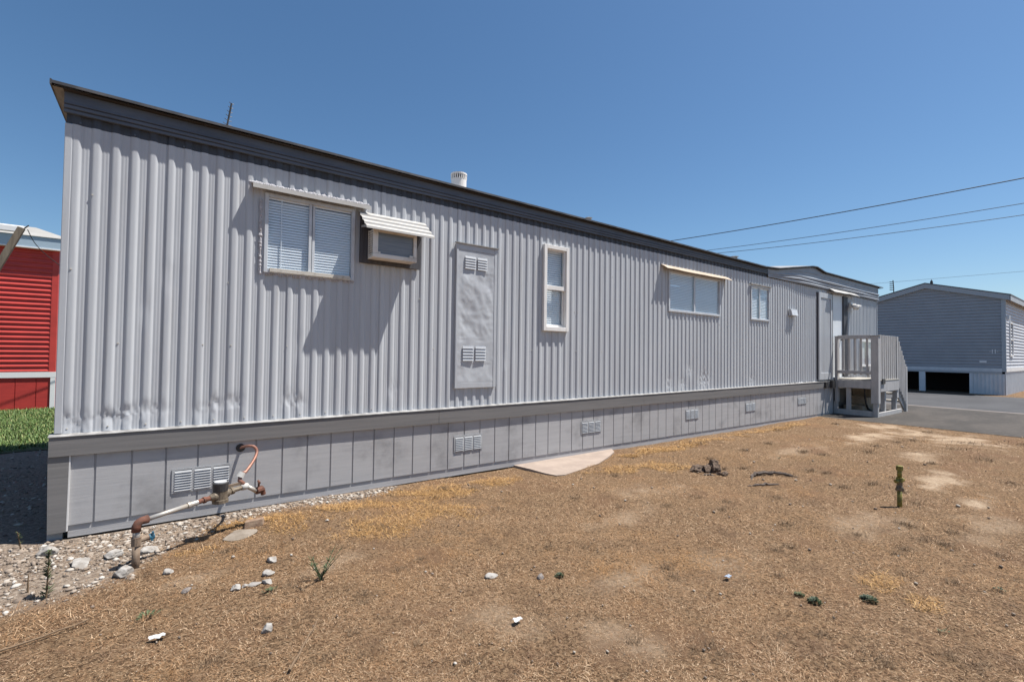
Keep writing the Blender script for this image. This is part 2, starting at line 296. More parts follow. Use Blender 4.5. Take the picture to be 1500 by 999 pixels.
# asphalt apron with a ragged near edge, gutter strip, road beyond
ys = np.linspace(-40, 40, 900); mb = MB()
mb.grid([[(12.22+.07*vnoise(0, y, 1.6, 3)+.03*vnoise(0, y, 7, 5)+.012*vnoise(0, y, 30, 6), y, ZA+.006), (12.6, y, ZA+.012), (17.35, y, ZA+.012)] for y in ys])
tag(mb.build('pavement', 'asphalt'), kind='structure')
mb = MB().grid([[(17.35, y, ZA+.012), (17.62+.03*vnoise(0, y, 2, 2), y, ZA+.014)] for y in np.linspace(-40, 60, 300)]); tag(mb.build('road_gutter', 'gutter'), kind='structure')
mb = MB().grid([[(17.58, y, ZA+.008), (24.6+.15*vnoise(0, y, .8, 9), y, ZA+.008)] for y in np.linspace(-40, 60, 300)]); tag(mb.build('road', 'road'), kind='structure')

# ------------------------------------------------------------------ the grey mobile home
YW = 4.55
X0, X1 = -.575, 16.36
SEAMS = [0, .877, 1.727, 2.606, 3.48, 3.80, 4.68, 5.56, 6.43, 7.31, 8.19, 9.07, 9.94, 10.82, 11.7, 12.58, 13.45, 14.33, 15.2, 16.08, 17, -.88]
SEAMS.sort()
PER = .1096
def sidz0(x): return -.613 + .0026*max(x, 0)
def sidz1(x): return 1.658 if x < 9.8 else 1.655
def eave(x):
    xs = [-2, 5, 9.6, 10.2, 11.85, 12.1, 12.55, 14, 20]; zs = [1.822, 1.797, 1.765, 1.80, 2.045, 2.055, 1.985, 1.99, 2.005]
    return float(np.interp(x, xs, zs))
DENT = [(-.27, -.52, .10, .055, 1), (-.17, -.47, .07, .03, .9), (-.05, -.47, .09, .05, .8), (.38, -.44, .06, .05, .8), (.5, -.44, .06, .05, .8), (.93, -.44, .06, .07, .8), (1.02, -.47, .05, .06, .7), (7.55, -.42, .16, .14, 1.0), (6.9, -.47, .1, .1, .7), (6.55, -.45, .1, .1, .6), (9.2, -.47, .12, .1, .7), (2.95, -.3, .05, .1, .5), (7.1, -.25, .1, .12, .6),
        (.05, .55, .05, .06, .5), (1.0, .02, .08, .06, .5), (-.1, .3, .04, .05, .5), (3.3, -.1, .03, .05, .6), (1.9, -.38, .06, .08, .5), (-.5, -.53, .1, .06, .7), (.3, -.5, .08, .05, .5)]
def profile(x, z):
    s = max(k for k in SEAMS if k <= x+1e-6); t = ((x-s) / PER) % 1.0; A = .0118
    if (x-s) < .010: t = .93
    if t < .56: h = A*(1-(1-min(1, 1.12*math.sin(math.pi*t/.56)))**1.6)
    else: h = .0016*(max(0, 1-abs(t-.69)/.04)+max(0, 1-abs(t-.87)/.04))
    g = 0; nzv = 0
    for dx, dz, rx, rz, a in DENT:
        q = ((x-dx)/rx)**2+((z-dz)/rz)**2
        if q < 6:
            e = math.exp(-q)*a; g = max(g, e); nzv += e*.010*(mnoise.noise(Vector((x*38, z*42, dx)))+.6*mnoise.noise(Vector((x*80+z*60, z*90, dx))))
    h = h*(1-g) + nzv - .004*g
    h += .0012*mnoise.noise(Vector((x*1.1, z*.8, 3)))+.0006*mnoise.noise(Vector((x*9, z*1.5, 7)))
    u = (x-s)
    h += -.0015 + .003*min(1, u/.9)                     # each sheet laps over the next
    return YW - h
OPEN = [(.705, 1.46, .675, 1.345), (3.87, 4.27, .295, 1.362), (6.50, 8.02, .70, 1.345), (9.14, 9.88, .705, 1.36), (13.05, 14.08, -.50, 1.525), (14.95, 16.05, -.25, .45)]
tl = [0, .02, .05, .09, .14, .2, .26, .3, .36, .42, .47, .51, .54, .56, .58, .65, .69, .73, .83, .87, .91, .965, .99]
xs = {X0, X1}
for i, s in enumerate(SEAMS[:-1]):
    e = SEAMS[i+1]; k = 0
    while s+k*PER < e:
        for t in tl:
            x = s+(k+t)*PER
            if X0 < x < X1 and x < e-.001: xs.add(round(x, 5))
        k += 1
    for x in (s-.0005, s+.004, s+.0105):
        if X0 < x < X1: xs.add(round(x, 5))
for o in OPEN: xs |= {o[0], o[1]}
xs = sorted(xs)
zr = sorted(set([-.5, -.25, .45, .675, .70, .705, .295, 1.345, 1.36, 1.362, 1.525] + [round(z, 3) for z in list(np.arange(-.585, -.2, .025))+list(np.arange(-.15, 1.5, .1))]))
zr = [z for i, z in enumerate(zr)]
home = thing('mobile_home', (8, 6.3, -1.38), 'long grey single-wide mobile home clad in corrugated metal with a dark roof band', 'mobile home')
def siding(name, zlo, zhi, rows, m, opens=()):
    Vv = []; Fv = []; n = len(rows)+2
    for x in xs:
        for z in [zlo(x)]+rows+[zhi(x)]: Vv.append((x, profile(x, z), z))
    for i in range(len(xs)-1):
        xm = (xs[i]+xs[i+1])/2
        for j in range(n-1):
            za = Vv[i*n+j][2]; zb = Vv[i*n+j+1][2]; zm = (za+zb)/2
            if any(o[0] < xm < o[1] and o[2] < zm < o[3] for o in opens): continue
            Fv.append((i*n+j, (i+1)*n+j, (i+1)*n+j+1, i*n+j+1))
    V = np.array(Vv); V -= 0
    o = fast(name, V, np.array(Fv), m, home, smooth=True); return o
siding('corrugated_siding', sidz0, lambda x: 1.585, zr, 'siding', OPEN)
mb = MB()
for i in range(76):
    x = X0+.06+.2192*i
    if x < X1-.05 and rnd.random() < .9:
        z = sidz0(x)+.035; y = profile(x, z); mb.tube([(x, y+.001, z), (x, y-.004, z)], .0055, 6)
for i in range(40):
    x = rnd.uniform(X0, 12); z = rnd.choice((.03, .55, 1.1))
    if not any(o[0]-.05 < x < o[1]+.05 and o[2]-.05 < z < o[3]+.05 for o in OPEN): y = profile(x, z); mb.tube([(x, y+.001, z), (x, y-.004, z)], .006, 6)
mb.build('siding_screw', 'alum_dirty', home)['kind'] = 'stuff'
siding('painted_siding_strip', lambda x: 1.5852, lambda x: 1.665, [], 'lower_band')
# upper fascia: flat metal with rolled beads; from x = 9.9 it becomes a ribbed mansard that follows the raised roof
P = []
fx = [X0-.012]+list(np.arange(-.4, 9.7, .35))+[9.8]
def fasc(x):
    e = eave(x)-.02; y = YW-.023; pr = [(y+.016, 1.650), (y-.004, 1.652), (y-.004, 1.672), (y+.010, 1.674), (y-.006, 1.684), (y-.006, 1.704), (y+.010, 1.706), (y-.004, 1.716), (y-.001, 1.735), (y, e)]
    w = .0035*mnoise.noise(Vector((x*1.5, 0, 1)))
    return [(x, yy+w-.006, zz) for yy, zz in pr]
MB().grid([fasc(x) for x in fx]).build('fascia', 'fascia', home)
mb = MB()
for x in np.arange(-.5, 9.7, .305):
    for z in (1.735, 1.66, 1.60):
        y = profile(x, z)-.004 if z < 1.65 else YW-.0245
        mb.tube([(x, y, z), (x, y-.005, z)], .007, 6)
mb.build('fascia_screw', 'fascia', home)['kind'] = 'stuff'
mx_ = list(np.arange(9.8, 16.4, .1))+[16.40]
def mans(x):
    r = float(np.clip((x-9.75)/1.5, 0, 1)); r = .15+.85*r; e = eave(x)-.02; y = YW-.022; b = 1.597
    k = min(1.0, (e-b)/.34)                             # the ribs open out as the roof rises
    out = [(y+.01, b)]
    for i in range(3):
        z = b+.072*i*k; o = (.030+.008*math.sin(x*1.7+i*2.1)+.010*mnoise.noise(Vector((x*.8, i*3, 4))))*r
        out += [(y-o*.75, z+.006*k), (y-o, z+.036*k), (y-o*.1, z+.066*k)]
    t = b+.216*k
    out += [(y-.002, t+.01), (y-.002, t+(e-t)*.32), (y-.010*r, t+(e-t)*.36), (y-.010*r, t+(e-t)*.42), (y-.002, t+(e-t)*.46), (y-.002, e)]
    return [(x, yy-.006, zz) for yy, zz in out]
MB().grid([mans(x) for x in mx_]).build('mansard', 'rib', home)
MB().box(16.385, 16.402, YW-.032, 8.2, 1.598, eave(16.4)-.02).build('mansard_return', 'fascia', home)
# roof sheet with a slight crown, plus edge metal and soffit
ex = [X0-.075]+list(np.arange(-.5, 9.6, .5))+list(np.arange(9.6, 13, .1))+list(np.arange(13.1, 16.6, .3))+[16.66]
YE, YB = 4.470, 8.26
def rz(x, v): return eave(x)+.012+.17*math.sin(math.pi*v)
MB().grid([[(x, YE+(YB-YE)*v, rz(x, v)) for v in np.linspace(0, 1, 15)] for x in ex]).build('roof', 'roof', home, smooth=True)
mb = MB()
for a, b in zip(ex[:-1], ex[1:]):
    for x in ():pass
    mb.hexa([(a, YE-.006, eave(a)-.006), (b, YE-.006, eave(b)-.006), (b, YE+.003, eave(b)-.006), (a, YE+.003, eave(a)-.006),
             (a, YE-.006, eave(a)+.014+.003*vnoise(a, 0, 2)), (b, YE-.006, eave(b)+.014+.003*vnoise(b, 0, 2)), (b, YE+.003, eave(b)+.014), (a, YE+.003, eave(a)+.014)])
mb.build('roof_edge', 'edge', home)
mb = MB()
for a, b in zip(ex[:-1], ex[1:]): mb.quad((a, YE+.004, eave(a)-.016), (b, YE+.004, eave(b)-.016), (b, YW+.03, eave(b)-.016), (a, YW+.03, eave(a)-.016))
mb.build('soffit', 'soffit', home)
mb = MB(); mb.box(X0-.081, X0-.071, YE-.006, YB, 1.802, 1.838); mb.build('rake_edge', 'edge', home)
MB().box(X0-.070, X0-.016, YE+.02, YB, 1.799, 1.805).build('rake_soffit', 'soffit_raw', home)
# closed body behind the siding
mb = MB(); mb.quad((X0, YW+.0, -.62), (X0, 8.2, -.62), (X0, 8.2, 1.81), (X0, YW, 1.81)); mb.build('end_wall', 'siding', home)
mb = MB(); mb.quad((X1, YW, -.62), (X1, 8.2, -.62), (X1, 8.2, 1.98), (X1, YW, 1.98)); mb.build('end_wall', 'siding', home)
mb = MB(); mb.quad((X0, 8.2, -1.4), (X1, 8.2, -1.4), (X1, 8.2, 2.03), (X0, 8.2, 1.83)); mb.build('back_wall', 'siding', home)
mb = MB(); mb.quad((X0, YW+.02, -.66), (X1, YW+.02, -.66), (X1, 8.2, -.66), (X0, 8.2, -.66)); mb.build('floor_deck', 'interior', home)
MB().box(X0-.02, X0-.002, 4.54, 8.2, -1.3, -.64).build('end_skirt', 'skirt', home)
# corner flashing
MB().box(X0-.006, X0+.035, YW-.012, YW+.05, -.61, 1.583).build('corner_trim', 'siding', home, bevel=.004)
MB().box(X1-.03, X1+.006, YW-.02, YW+.05, -.57, 1.60).build('corner_trim', 'siding', home, bevel=.004)
# drip ledge + band board
bx = [-.605]+list(np.arange(-.4, 13.1, .45))+[13.12]
YB0 = 4.497
mb = MB()
for a, b in zip(bx[:-1], bx[1:]):
    z0, z1 = sidz0(a)-.004, sidz0(b)-.004; w0, w1 = .004*vnoise(a, 0, 3), .004*vnoise(b, 0, 3)
    mb.hexa([(a, YB0-.006+w0, z0-.011), (b, YB0-.006+w1, z1-.011), (b, YW+.02, z1-.003), (a, YW+.02, z0-.003), (a, YB0-.006+w0, z0-.006), (b, YB0-.006+w1, z1-.006), (b, YW+.02, z1+.008), (a, YW+.02, z0+.008)])
mb.build('drip_ledge', 'ledge', home)
def bandb(x): return -.768+.0030*max(0, x-3) if x > 3 else -.762-.002*max(x, 0)
for a, b in ((-.60, 2.395), (2.398, 5.84), (5.843, 9.4), (9.403, 13.11)):
    mb = MB()
    xx = list(np.linspace(a, b, 9))
    for p, q in zip(xx[:-1], xx[1:]):
        mb.hexa([(p, YB0, bandb(p)), (q, YB0, bandb(q)), (q, YB0+.03, bandb(q)), (p, YB0+.03, bandb(p)), (p, YB0, sidz0(p)-.019), (q, YB0, sidz0(q)-.019), (q, YB0+.03, sidz0(q)-.019), (p, YB0+.03, sidz0(p)-.019)])
    mb.build('band_board', 'band', home)
MB().box(-.60, -.585, YB0+.031, 8.2, -.762, -.63).build('end_band', 'band', home)
# grooved skirt sheets
GR = [-.356+.2055*i for i in range(66)]
YS = 4.521
def skz0(x): return -1.252 - .0068*max(x, 0)
mb = MB(); pts = [-.492]
rows = []
for g in GR:
    if g > 13.05: break
    rows += [(g-.0065, 0), (g-.006, .0078), (g+.006, .0078), (g+.0065, 0)]
rows = [(-.492, 0)]+rows+[(13.1, 0)]
gridp = []
for x, d in rows:
    wv = .002*vnoise(x, 0, 1.3)
    gridp.append([(x, YS+d+wv, skz0(x)), (x, YS+d+wv, -1.0), (x, YS+d+wv, -.70)])
mb.grid(gridp); n0 = len(mb.v)
for i in range(len(rows)-1):
    (xa, da), (xb, db) = rows[i], rows[i+1]
    if da == 0 and db == 0: mb.quad((xa, YS, skz0(xa)), (xb, YS, skz0(xb)), (xb, YS+.0078, skz0(xb)), (xa, YS+.0078, skz0(xa)))
mb.build('skirt_siding', 'skirt', home)
def plz0(x): return -1.338-.007*max(x, 0)
mb = MB(); xx = list(np.linspace(-.49, 13.1, 14))
for p, q in zip(xx[:-1], xx[1:]):
    mb.hexa([(p, YS+.0082, plz0(p)), (q, YS+.0082, plz0(q)), (q, YS+.035, plz0(q)), (p, YS+.035, plz0(p)), (p, YS+.0082, -.9), (q, YS+.0082, -.9), (q, YS+.035, -.9), (p, YS+.035, -.9)])
mb.build('plinth_board', 'plinth', home)
# flared corner board, with a paler strip along its right edge
mb = MB(); mb.hexa([(-.592, 4.500, -1.288), (-.497, 4.500, -1.288), (-.497, 4.522, -1.288), (-.592, 4.522, -1.288), (-.603, 4.508, -.763), (-.494, 4.508, -.763), (-.494, 4.53, -.763), (-.603, 4.53, -.763)])
mb.build('corner_board', 'band', home)
MB().hexa([(-.4965, 4.500, -1.286), (-.4885, 4.500, -1.286), (-.4885, 4.52, -1.286), (-.4965, 4.52, -1.286), (-.4935, 4.508, -.765), (-.4855, 4.508, -.765), (-.4855, 4.52, -.765), (-.4935, 4.52, -.765)]).build('corner_board_edge', 'post_edge', home)
MB().box(-.60, -.52, 4.56, 4.64, -1.36, -1.25).build('skirt_pier', 'plinth', home)

# ---- windows
def blinds(x0, x1, z0, z1, y, parent, pitch=.024):
    mb = MB(); z = z0+.012; i = 0
    while z < z1-.01:
        s = .003*vnoise(z, x0, 9)
        mb.grid([[(x, y-.006, z-pitch*.466+s), (x, y-.0045, z-.002+s), (x, y+.003, z+pitch*.466+s)] for x in (x0, x1)]); z += pitch
    mb.box(x0, x1, y-.012, y+.012, z1-.012, z1+.012)
    mb.build('blinds', 'blind', parent, smooth=False)
def slider(x0, x1, z0, z1, xm, fm='alum', fw=.03, yF=4.522, pitch=.024, depth=.05):
    mb = MB(); yb = yF+depth
    mb.box(x0-.012, x0+fw-.012, yF, yb, z0-.012, z1+.012).box(x1-fw+.012, x1+.012, yF, yb, z0-.012, z1+.012)
    mb.box(x0+fw-.012, x1-fw+.012, yF+.001, yb, z0-.012, z0+fw-.010).box(x0+fw-.012, x1-fw+.012, yF+.001, yb, z1-fw+.01, z1+.012)
    w = mb.build('window', fm, home, bevel=.003)
    mb = MB(); mb.box(xm-.028, xm-.004, yF+.010, yF+.03, z0+fw-.012, z1-fw+.01).box(xm+.004, xm+.026, yF+.018, yF+.04, z0+fw-.012, z1-fw+.01)
    mb.build('meeting_rail', fm, w, bevel=.002)
    a, b = z0+fw-.01, z1-fw+.01
    MB().quad((x0+.018, yF+.016, a), (xm-.024, yF+.016, a), (xm-.024, yF+.016, b), (x0+.018, yF+.016, b)).build('pane', 'glass', w)
    MB().quad((xm+.022, yF+.024, a), (x1-.018, yF+.024, a), (x1-.018, yF+.024, b), (xm+.022, yF+.024, b)).build('pane', 'glass', w)
    blinds(x0+.02, xm-.012, z0+.03, z1-.02, yF+.044, w, pitch); blinds(xm-.008, x1-.02, z0+.028, z1-.02, yF+.045, w, pitch)
    return w
w1 = slider(.705, 1.46, .675, 1.345, 1.085)
mb = MB(); mb.box(.74, 1.43, 4.512, 4.525, .672, .705); mb.build('track', 'alum_dirty', w1)
mb = MB(); mb.tube([(.83, 4.552, 1.33), (.832, 4.552, .70)], .004, 6); mb.build('wand', 'blind', w1)
mb = MB()
def blob_strip(mb, x0, z0, x1, z1, n, w, y=None):
    for i in range(n):
        t = i/(n-1); x = x0+(x1-x0)*t; z = z0+(z1-z0)*t; r = w*(.55+.8*rnd.random())
        a = rnd.random()*6; yy = YW-.012-.006*rnd.random()
        k = 7; c = [(x+r*math.cos(a+6.283*j/k)*(.7+.5*rnd.random()), yy, z+r*1.3*math.sin(a+6.283*j/k)*(.7+.5*rnd.random())) for j in range(k)]
        for j in range(k): mb.quad((x, yy-.006, z), c[j], c[(j+1) % k])
blob_strip(mb, .665, 1.28, .668, .67, 60, .012); blob_strip(mb, .67, .655, 1.47, .655, 46, .010); mb.build('caulk', 'caulk', w1)
# drip cap awning over it
def flap(name, x0, x1, zt, yl, zl, th, m, parent, lip=.0, wav=.0):
    mb = MB(); n = 24; top = []; bot = []
    for i in range(n+1):
        x = x0+(x1-x0)*i/n; w = wav*vnoise(x, 1, 2.2)
        top.append([(x, YW-.004, zt), (x, YW+(yl-YW)*.5, zt+(zl-zt)*.42+w*.5), (x, yl, zl+w), (x, yl-.001, zl-lip+w)])
    mb.grid(top); return mb.build(name, m, parent, solid=th)
flap('window_awning', .59, 1.60, 1.418, 4.462, 1.395, .006, 'awning', w1, lip=.034, wav=.004)
mb = MB(); blob_strip(mb, .58, 1.425, 1.60, 1.425, 70, .014); mb.build('caulk', 'caulk', w1)
w3 = slider(6.50, 8.02, .70, 1.345, 7.235, fw=.034, pitch=.026)
flap('window_awning', 6.30, 8.24, 1.425, 4.425, 1.352, .006, 'awning_tan', w3, lip=.006, wav=.012)
w4 = slider(9.14, 9.88, .705, 1.36, 9.50, fw=.034, pitch=.03)
MB().box(9.08, 9.92, 4.50, 4.53, 1.373, 1.40).build('head_cap', 'ledge', w4)
w6 = slider(14.95, 16.05, -.25, .45, 15.5, fm='white', fw=.05)
# tall white vinyl window
mb = MB(); x0, x1, z0, z1, yF = 3.855, 4.285, .278, 1.378, 4.505
mb.box(x0, x0+.048, yF, 4.60, z0, z1).box(x1-.048, x1, yF, 4.60, z0, z1).box(x0+.048, x1-.048, yF+.001, 4.60, z0, z0+.055).box(x0+.048, x1-.048, yF+.001, 4.60, z1-.05, z1)
w2 = mb.build('window', 'white', home, bevel=.004)
mb = MB(); mb.box(x0+.049, x1-.049, yF+.018, yF+.05, .808, .862).box(x0+.049, x0+.066, yF+.02, yF+.05, .862, z1-.05).box(x1-.075, x1-.049, yF+.02, yF+.05, .862, z1-.05).box(x0+.066, x1-.075, yF+.021, yF+.05, z1-.066, z1-.05)
mb.build('upper_sash', 'white', w2, bevel=.003)
mb = MB(); mb.box(x0+.049, x0+.064, yF+.05, yF+.08, z0+.055, .81).box(x1-.066, x1-.049, yF+.05, yF+.08, z0+.055, .81).box(x0+.064, x1-.066, yF+.051, yF+.08, z0+.055, z0+.085)
mb.build('lower_sash', 'white', w2, bevel=.003)
MB().quad((x0+.06, yF+.04, .86), (x1-.07, yF+.04, .86), (x1-.07, yF+.04, z1-.06), (x0+.06, yF+.04, z1-.06)).build('pane', 'glass', w2)
MB().quad((x0+.06, yF+.068, z0+.08), (x1-.06, yF+.068, z0+.08), (x1-.06, yF+.068, .812), (x0+.06, yF+.068, .812)).build('pane', 'glass', w2)
blinds(x0+.05, x1-.05, z0+.06, z1-.05, 4.608, w2, .028)

# ---- tall access door panel with louvres
mb = MB(); mb.box(2.592, 2.618, 4.515, 4.555, -.405, 1.20).box(3.098, 3.135, 4.515, 4.555, -.405, 1.20).box(2.618, 3.098, 4.516, 4.555, 1.135, 1.20).box(2.618, 3.098, 4.518, 4.555, -.405, -.345)
ad = mb.build('access_door', 'panel', home, bevel=.003)
MB().box(2.575, 3.15, 4.50, 4.53, 1.200, 1.212).build('head_flashing', 'ledge', ad)
nx_, nz_ = 40, 110; P = []
for i in range(nx_+1):
    row = []
    for j in range(nz_+1):
        x = 2.619+.479*i/nx_; z = -.343+1.476*j/nz_
        lou = (z > .90 or (z < .12 and z > -.13))
        d = .011*mnoise.noise(Vector((x*4.5, z*3.6, 5)))+.007*mnoise.noise(Vector((x*9+z*4, z*6-x*3, 1)))+.004*abs(mnoise.noise(Vector((x*13, z*12, 2))))
        e = min(i, nx_-i)/5; e2 = min(j, nz_-j)/5; k = min(1, e, e2); k = k*k*(3-2*k)
        zc = 1 if .16 < z < .88 else (.25 if lou else .55)
        edge = .006*mnoise.noise(Vector((x*3, z*17, 8)))*(1-min(1, e*.6))
        row.append((x, 4.519+(d*k*zc)*1.15+edge*.4, z))
    P.append(row)
MB().grid(P).build('dented_sheet', 'panel', ad, smooth=True)
def louvres(mb, x0, x1, z0, z1, n, y, out=.010):
    h = (z1-z0)/n
    for i in range(n):
        z = z0+i*h
        mb.hexa([(x0, y-out, z), (x1, y-out, z), (x1, y-out+.003, z), (x0, y-out+.003, z), (x0, y-.001, z+h*.82), (x1, y-.001, z+h*.82), (x1, y+.002, z+h*.82), (x0, y+.002, z+h*.82)])
for a, b, c, d in ((2.70, 2.84, .93, 1.075), (2.865, 2.995, .93, 1.075), (2.685, 2.825, -.10, .07), (2.85, 2.99, -.10, .07)):
    mb = MB(); louvres(mb, a, b, c, d, 5, 4.513, .008); mb.build('louvre', 'panel', ad)
# ---- foundation vents in the skirt
VENTS = [(.095, .497, -1.128, -.94), (2.595, 2.965, -1.102, -.922), (4.545, 4.932, -1.085, -.91), (6.95, 7.33, -1.075, -.90), (8.9, 9.28, -1.07, -.895), (11.15, 11.58, -1.06, -.90)]
for (a, b, c, d) in VENTS:
    mb = MB(); y = YS-.001; w = (b-a-.05)/3
    mb.box(a, b, y-.004, y-.001, c, c+.014).box(a, b, y-.004, y-.001, d-.014, d)
    for k in range(4):
        xx0 = a+(b-a-.018)*k/3; mb.box(xx0, xx0+.018, y-.005, y-.0005, c+.0141, d-.0141)
    v = mb.build('foundation_vent', 'vent', home)
    for k in range(3):
        xx0 = a+(b-a-.018)*k/3+.0181; xx1 = a+(b-a-.018)*(k+1)/3-.0005
        mb = MB(); louvres(mb, xx0, xx1, c+.0145, d-.0145, 8, y-.001, .009); mb.build('louvre', 'vent', v)
    MB().quad((a+.005, y-.0003, c+.005), (b-.005, y-.0003, c+.005), (b-.005, y-.0003, d-.005), (a+.005, y-.0003, d-.005)).build('screen', 'black', v)
# ---- wall air conditioner on a dark board, with a louvred hood
acp = MB().box(1.522, 2.155, 4.512, 4.536, .850, 1.335).build('air_conditioner', 'plate', home)
ax0, ax1, az0, az1, ayf = 1.592, 2.042, .888, 1.168, 4.36
mb = MB()
fr = .05
mb.box(ax0, ax0+fr, ayf, ayf+.016, az0+.042, az1).box(ax1-.034, ax1, ayf, ayf+.05, az0+.042, az1).box(ax0, ax1, ayf-.004, ayf+.05, az0, az0+.04).box(ax0+fr, ax1-.034, ayf+.001, ayf+.05, az1-.03, az1)
mb.box(ax0+.05, ax0+.075, ayf+.0005, ayf+.03, az0+.041, az0+.058).box(ax1-.075, ax1-.036, ayf+.0005, ayf+.03, az0+.041, az0+.06)
mb.box(ax0+.004, ax0+.012, 4.50, 4.512, az0, az1).box(ax1-.012, ax1-.004, ayf+.05, 4.512, az0, az1).box(ax0+.012, ax1-.012, ayf+.05, 4.511, az1-.012, az1-.002).box(ax0+.004, ax1-.012, ayf+.05, 4.511, az0+.002, az0+.03)
mb.build('housing', 'ac_white', acp, bevel=.003)
mb = MB(); zz = az0+.035
while zz < az1-.015:
    for ya, yb in ((ayf+.02, ayf+.053), (ayf+.059, ayf+.092), (ayf+.098, ayf+.138)):
        mb.box(ax0+.002, ax0+.010, ya, yb, zz, zz+.009)
    zz += .022
for ya in (ayf+.0165, ayf+.0535, ayf+.0925, ayf+.1385): mb.box(ax0+.003, ax0+.0095, ya, ya+.005, az0+.03, az1-.012)
mb.build('side_grille', 'ac_white', acp)
MB().box(ax0+.02, ax1-.02, ayf+.03, 4.51, az0+.031, az1-.02).build('core', 'black', acp)
mb = MB(); mb.quad((ax0+fr, ayf+.02, az0+.04), (ax1-.034, ayf+.02, az0+.04), (ax1-.034, ayf+.02, az1-.03), (ax0+fr, ayf+.02, az1-.03))
zz = az0+.05
while zz < az1-.035: mb.box(ax0+fr, ax1-.034, ayf+.016, ayf+.0195, zz, zz+.003); zz += .0085
mb.build('condenser', 'ac_fin', acp)
mb = MB(); n = 4; hood = []
for i in range(n):
    t0, t1 = i/n, (i+1)/n; y0, z0 = 4.53+(4.285-4.53)*t0, 1.345+(1.138-1.345)*t0; y1, z1 = 4.53+(4.285-4.53)*t1, 1.345+(1.138-1.345)*t1
    hood += [(y0-.012, z0-.004), (y1+.02, z1+.034), (y1+.002, z1+.020), (y1, z1)]
hood = [(4.545, 1.352)]+hood
mb.grid([[(x, y, z) for y, z in hood] for x in (1.50, 2.20)]); mb.build('hood', 'awning', acp, solid=.004)
for x in (1.53, 2.165): MB().beam((x, 4.51, 1.20), (x, 4.33, 1.17), .004, .02).build('hood_bracket', 'awning', acp)

# ---- far end: hatch, open storm door, entry door, canopy, flood light, outlet boxes
mb = MB(); mb.box(10.74, 11.06, 4.49, 4.53, .86, 1.01); fv = mb.build('exhaust_hood', 'panel', home, bevel=.006)
MB().hexa([(10.76, 4.455, .87), (11.04, 4.455, .87), (11.04, 4.49, .87), (10.76, 4.49, .87), (10.76, 4.482, .99), (11.04, 4.482, .99), (11.04, 4.49, .99), (10.76, 4.49, .99)]).build('flap', 'alum', fv)
mb = MB(); a, b, c, d, y = 12.25, 13.02, -.545, 1.50, 4.495
mb.box(a, a+.09, y, y+.03, c, d).box(b-.09, b, y, y+.03, c, d).box(a+.09, b-.09, y+.001, y+.03, c, c+.16).box(a+.09, b-.09, y+.001, y+.03, d-.12, d)
sd = mb.build('storm_door', 'siding', home, bevel=.003)
P = []; x = a+.09
while x < b-.09: P += [(x, .014), (x+.030, .014), (x+.033, .019), (x+.038, .019), (x+.041, .014)]; x += .0415
P = [q for q in P if q[0] < b-.09]+[(b-.09, .014)]
MB().grid([[(q, y+o, z) for z in (c+.16, d-.12)] for q, o in P]).build('door_panel', 'siding', sd)
mb = MB(); mb.box(a-.02, a+.02, y+.03, 4.55, c, d); mb.build('door_frame', 'jamb', sd)
dr = MB().box(13.06, 13.80, 4.548, 4.59, -.50, 1.525).build('door', 'door', home, bevel=.003)
MB().tube([(13.68, 4.545, .42), (13.68, 4.50, .42), (13.68, 4.485, .42)], [.016, .016, .032], 10).build('knob', 'dark', dr)
MB().box(13.80, 14.08, 4.515, 4.60, -.50, 1.525).build('door_jamb', 'jamb', home, bevel=.004)
MB().box(13.035, 13.062, 4.50, 4.60, -.5, 1.525).build('door_jamb', 'jamb', home)
MB().box(13.0, 14.1, 4.52, 4.60, -.56, -.50).build('threshold', 'alum', home)
flap('door_canopy', 12.82, 14.55, 1.665, 4.40, 1.57, .006, 'awning', home, lip=.012, wav=.03)
lt = MB().box(14.20, 14.34, 4.48, 4.53, 1.26, 1.40).build('flood_light', 'white', home, bevel=.01)
for dx in (-.05, .13):
    MB().tube([(14.27+dx*.4, 4.48, 1.33), (14.25+dx, 4.43, 1.31), (14.22+dx*1.4, 4.36, 1.26)], [.03, .045, .075], 12).build('lamp_head', 'white', lt, smooth=True)
MB().box(12.52, 12.68, 4.455, 4.50, -.74, -.60).build('outlet_box', 'dark', home, bevel=.006)
MB().box(12.84, 13.04, 4.44, 4.50, -.75, -.57).build('outlet_box', 'dark', home, bevel=.006)
# skirt continues behind the porch
MB().box(13.1, X1, 4.53, 4.55, -1.40, -.60).build('rear_skirt', 'band', home)
# ---- roof vent, small vents, aerial
vx, vy = 2.738, 4.75; vz = rz(vx, (vy-YE)/(YB-YE))
mb = MB(); mb.tube([(vx, vy, vz-.03), (vx, vy, vz+.012), (vx, vy, vz+.012)], [.115, .105, .0], 20); rv = mb.build('roof_vent', 'ledge', home, smooth=False)
mb = MB(); mb.tube([(vx, vy, vz+.005), (vx, vy, vz+.142)], .088, 24); mb.tube([(vx, vy, vz+.19), (vx, vy, vz+.208), (vx, vy, vz+.218)], [.095, .095, .06], 24)
for k in range(22):
    a = 6.283*k/22; mb.beam((vx+.086*math.cos(a), vy+.086*math.sin(a), vz+.141), (vx+.086*math.cos(a), vy+.086*math.sin(a), vz+.191), .011, .011, up=(1, 0, 0))
mb.build('vent_cap', 'white', rv)
MB().tube([(vx, vy, vz+.09), (vx, vy, vz+.19)], .06, 16).build('vent_core', 'black', rv)
for (px, py, r, h) in ((5.04, 4.9, .05, .12), (9.185, 4.9, .08, .12)):
    z = rz(px, (py-YE)/(YB-YE)); MB().tube([(px, py, z-.02), (px, py, z+h), (px, py, z+h+.015), (px, py, z+h+.03)], [r*.8, r*.8, r*1.15, r*.3], 14).build('plumbing_vent', 'ledge', home)
ant = MB()
ab = Vector((.455, 5.85, 1.98)); at_ = Vector((.548, 5.85, 2.64))
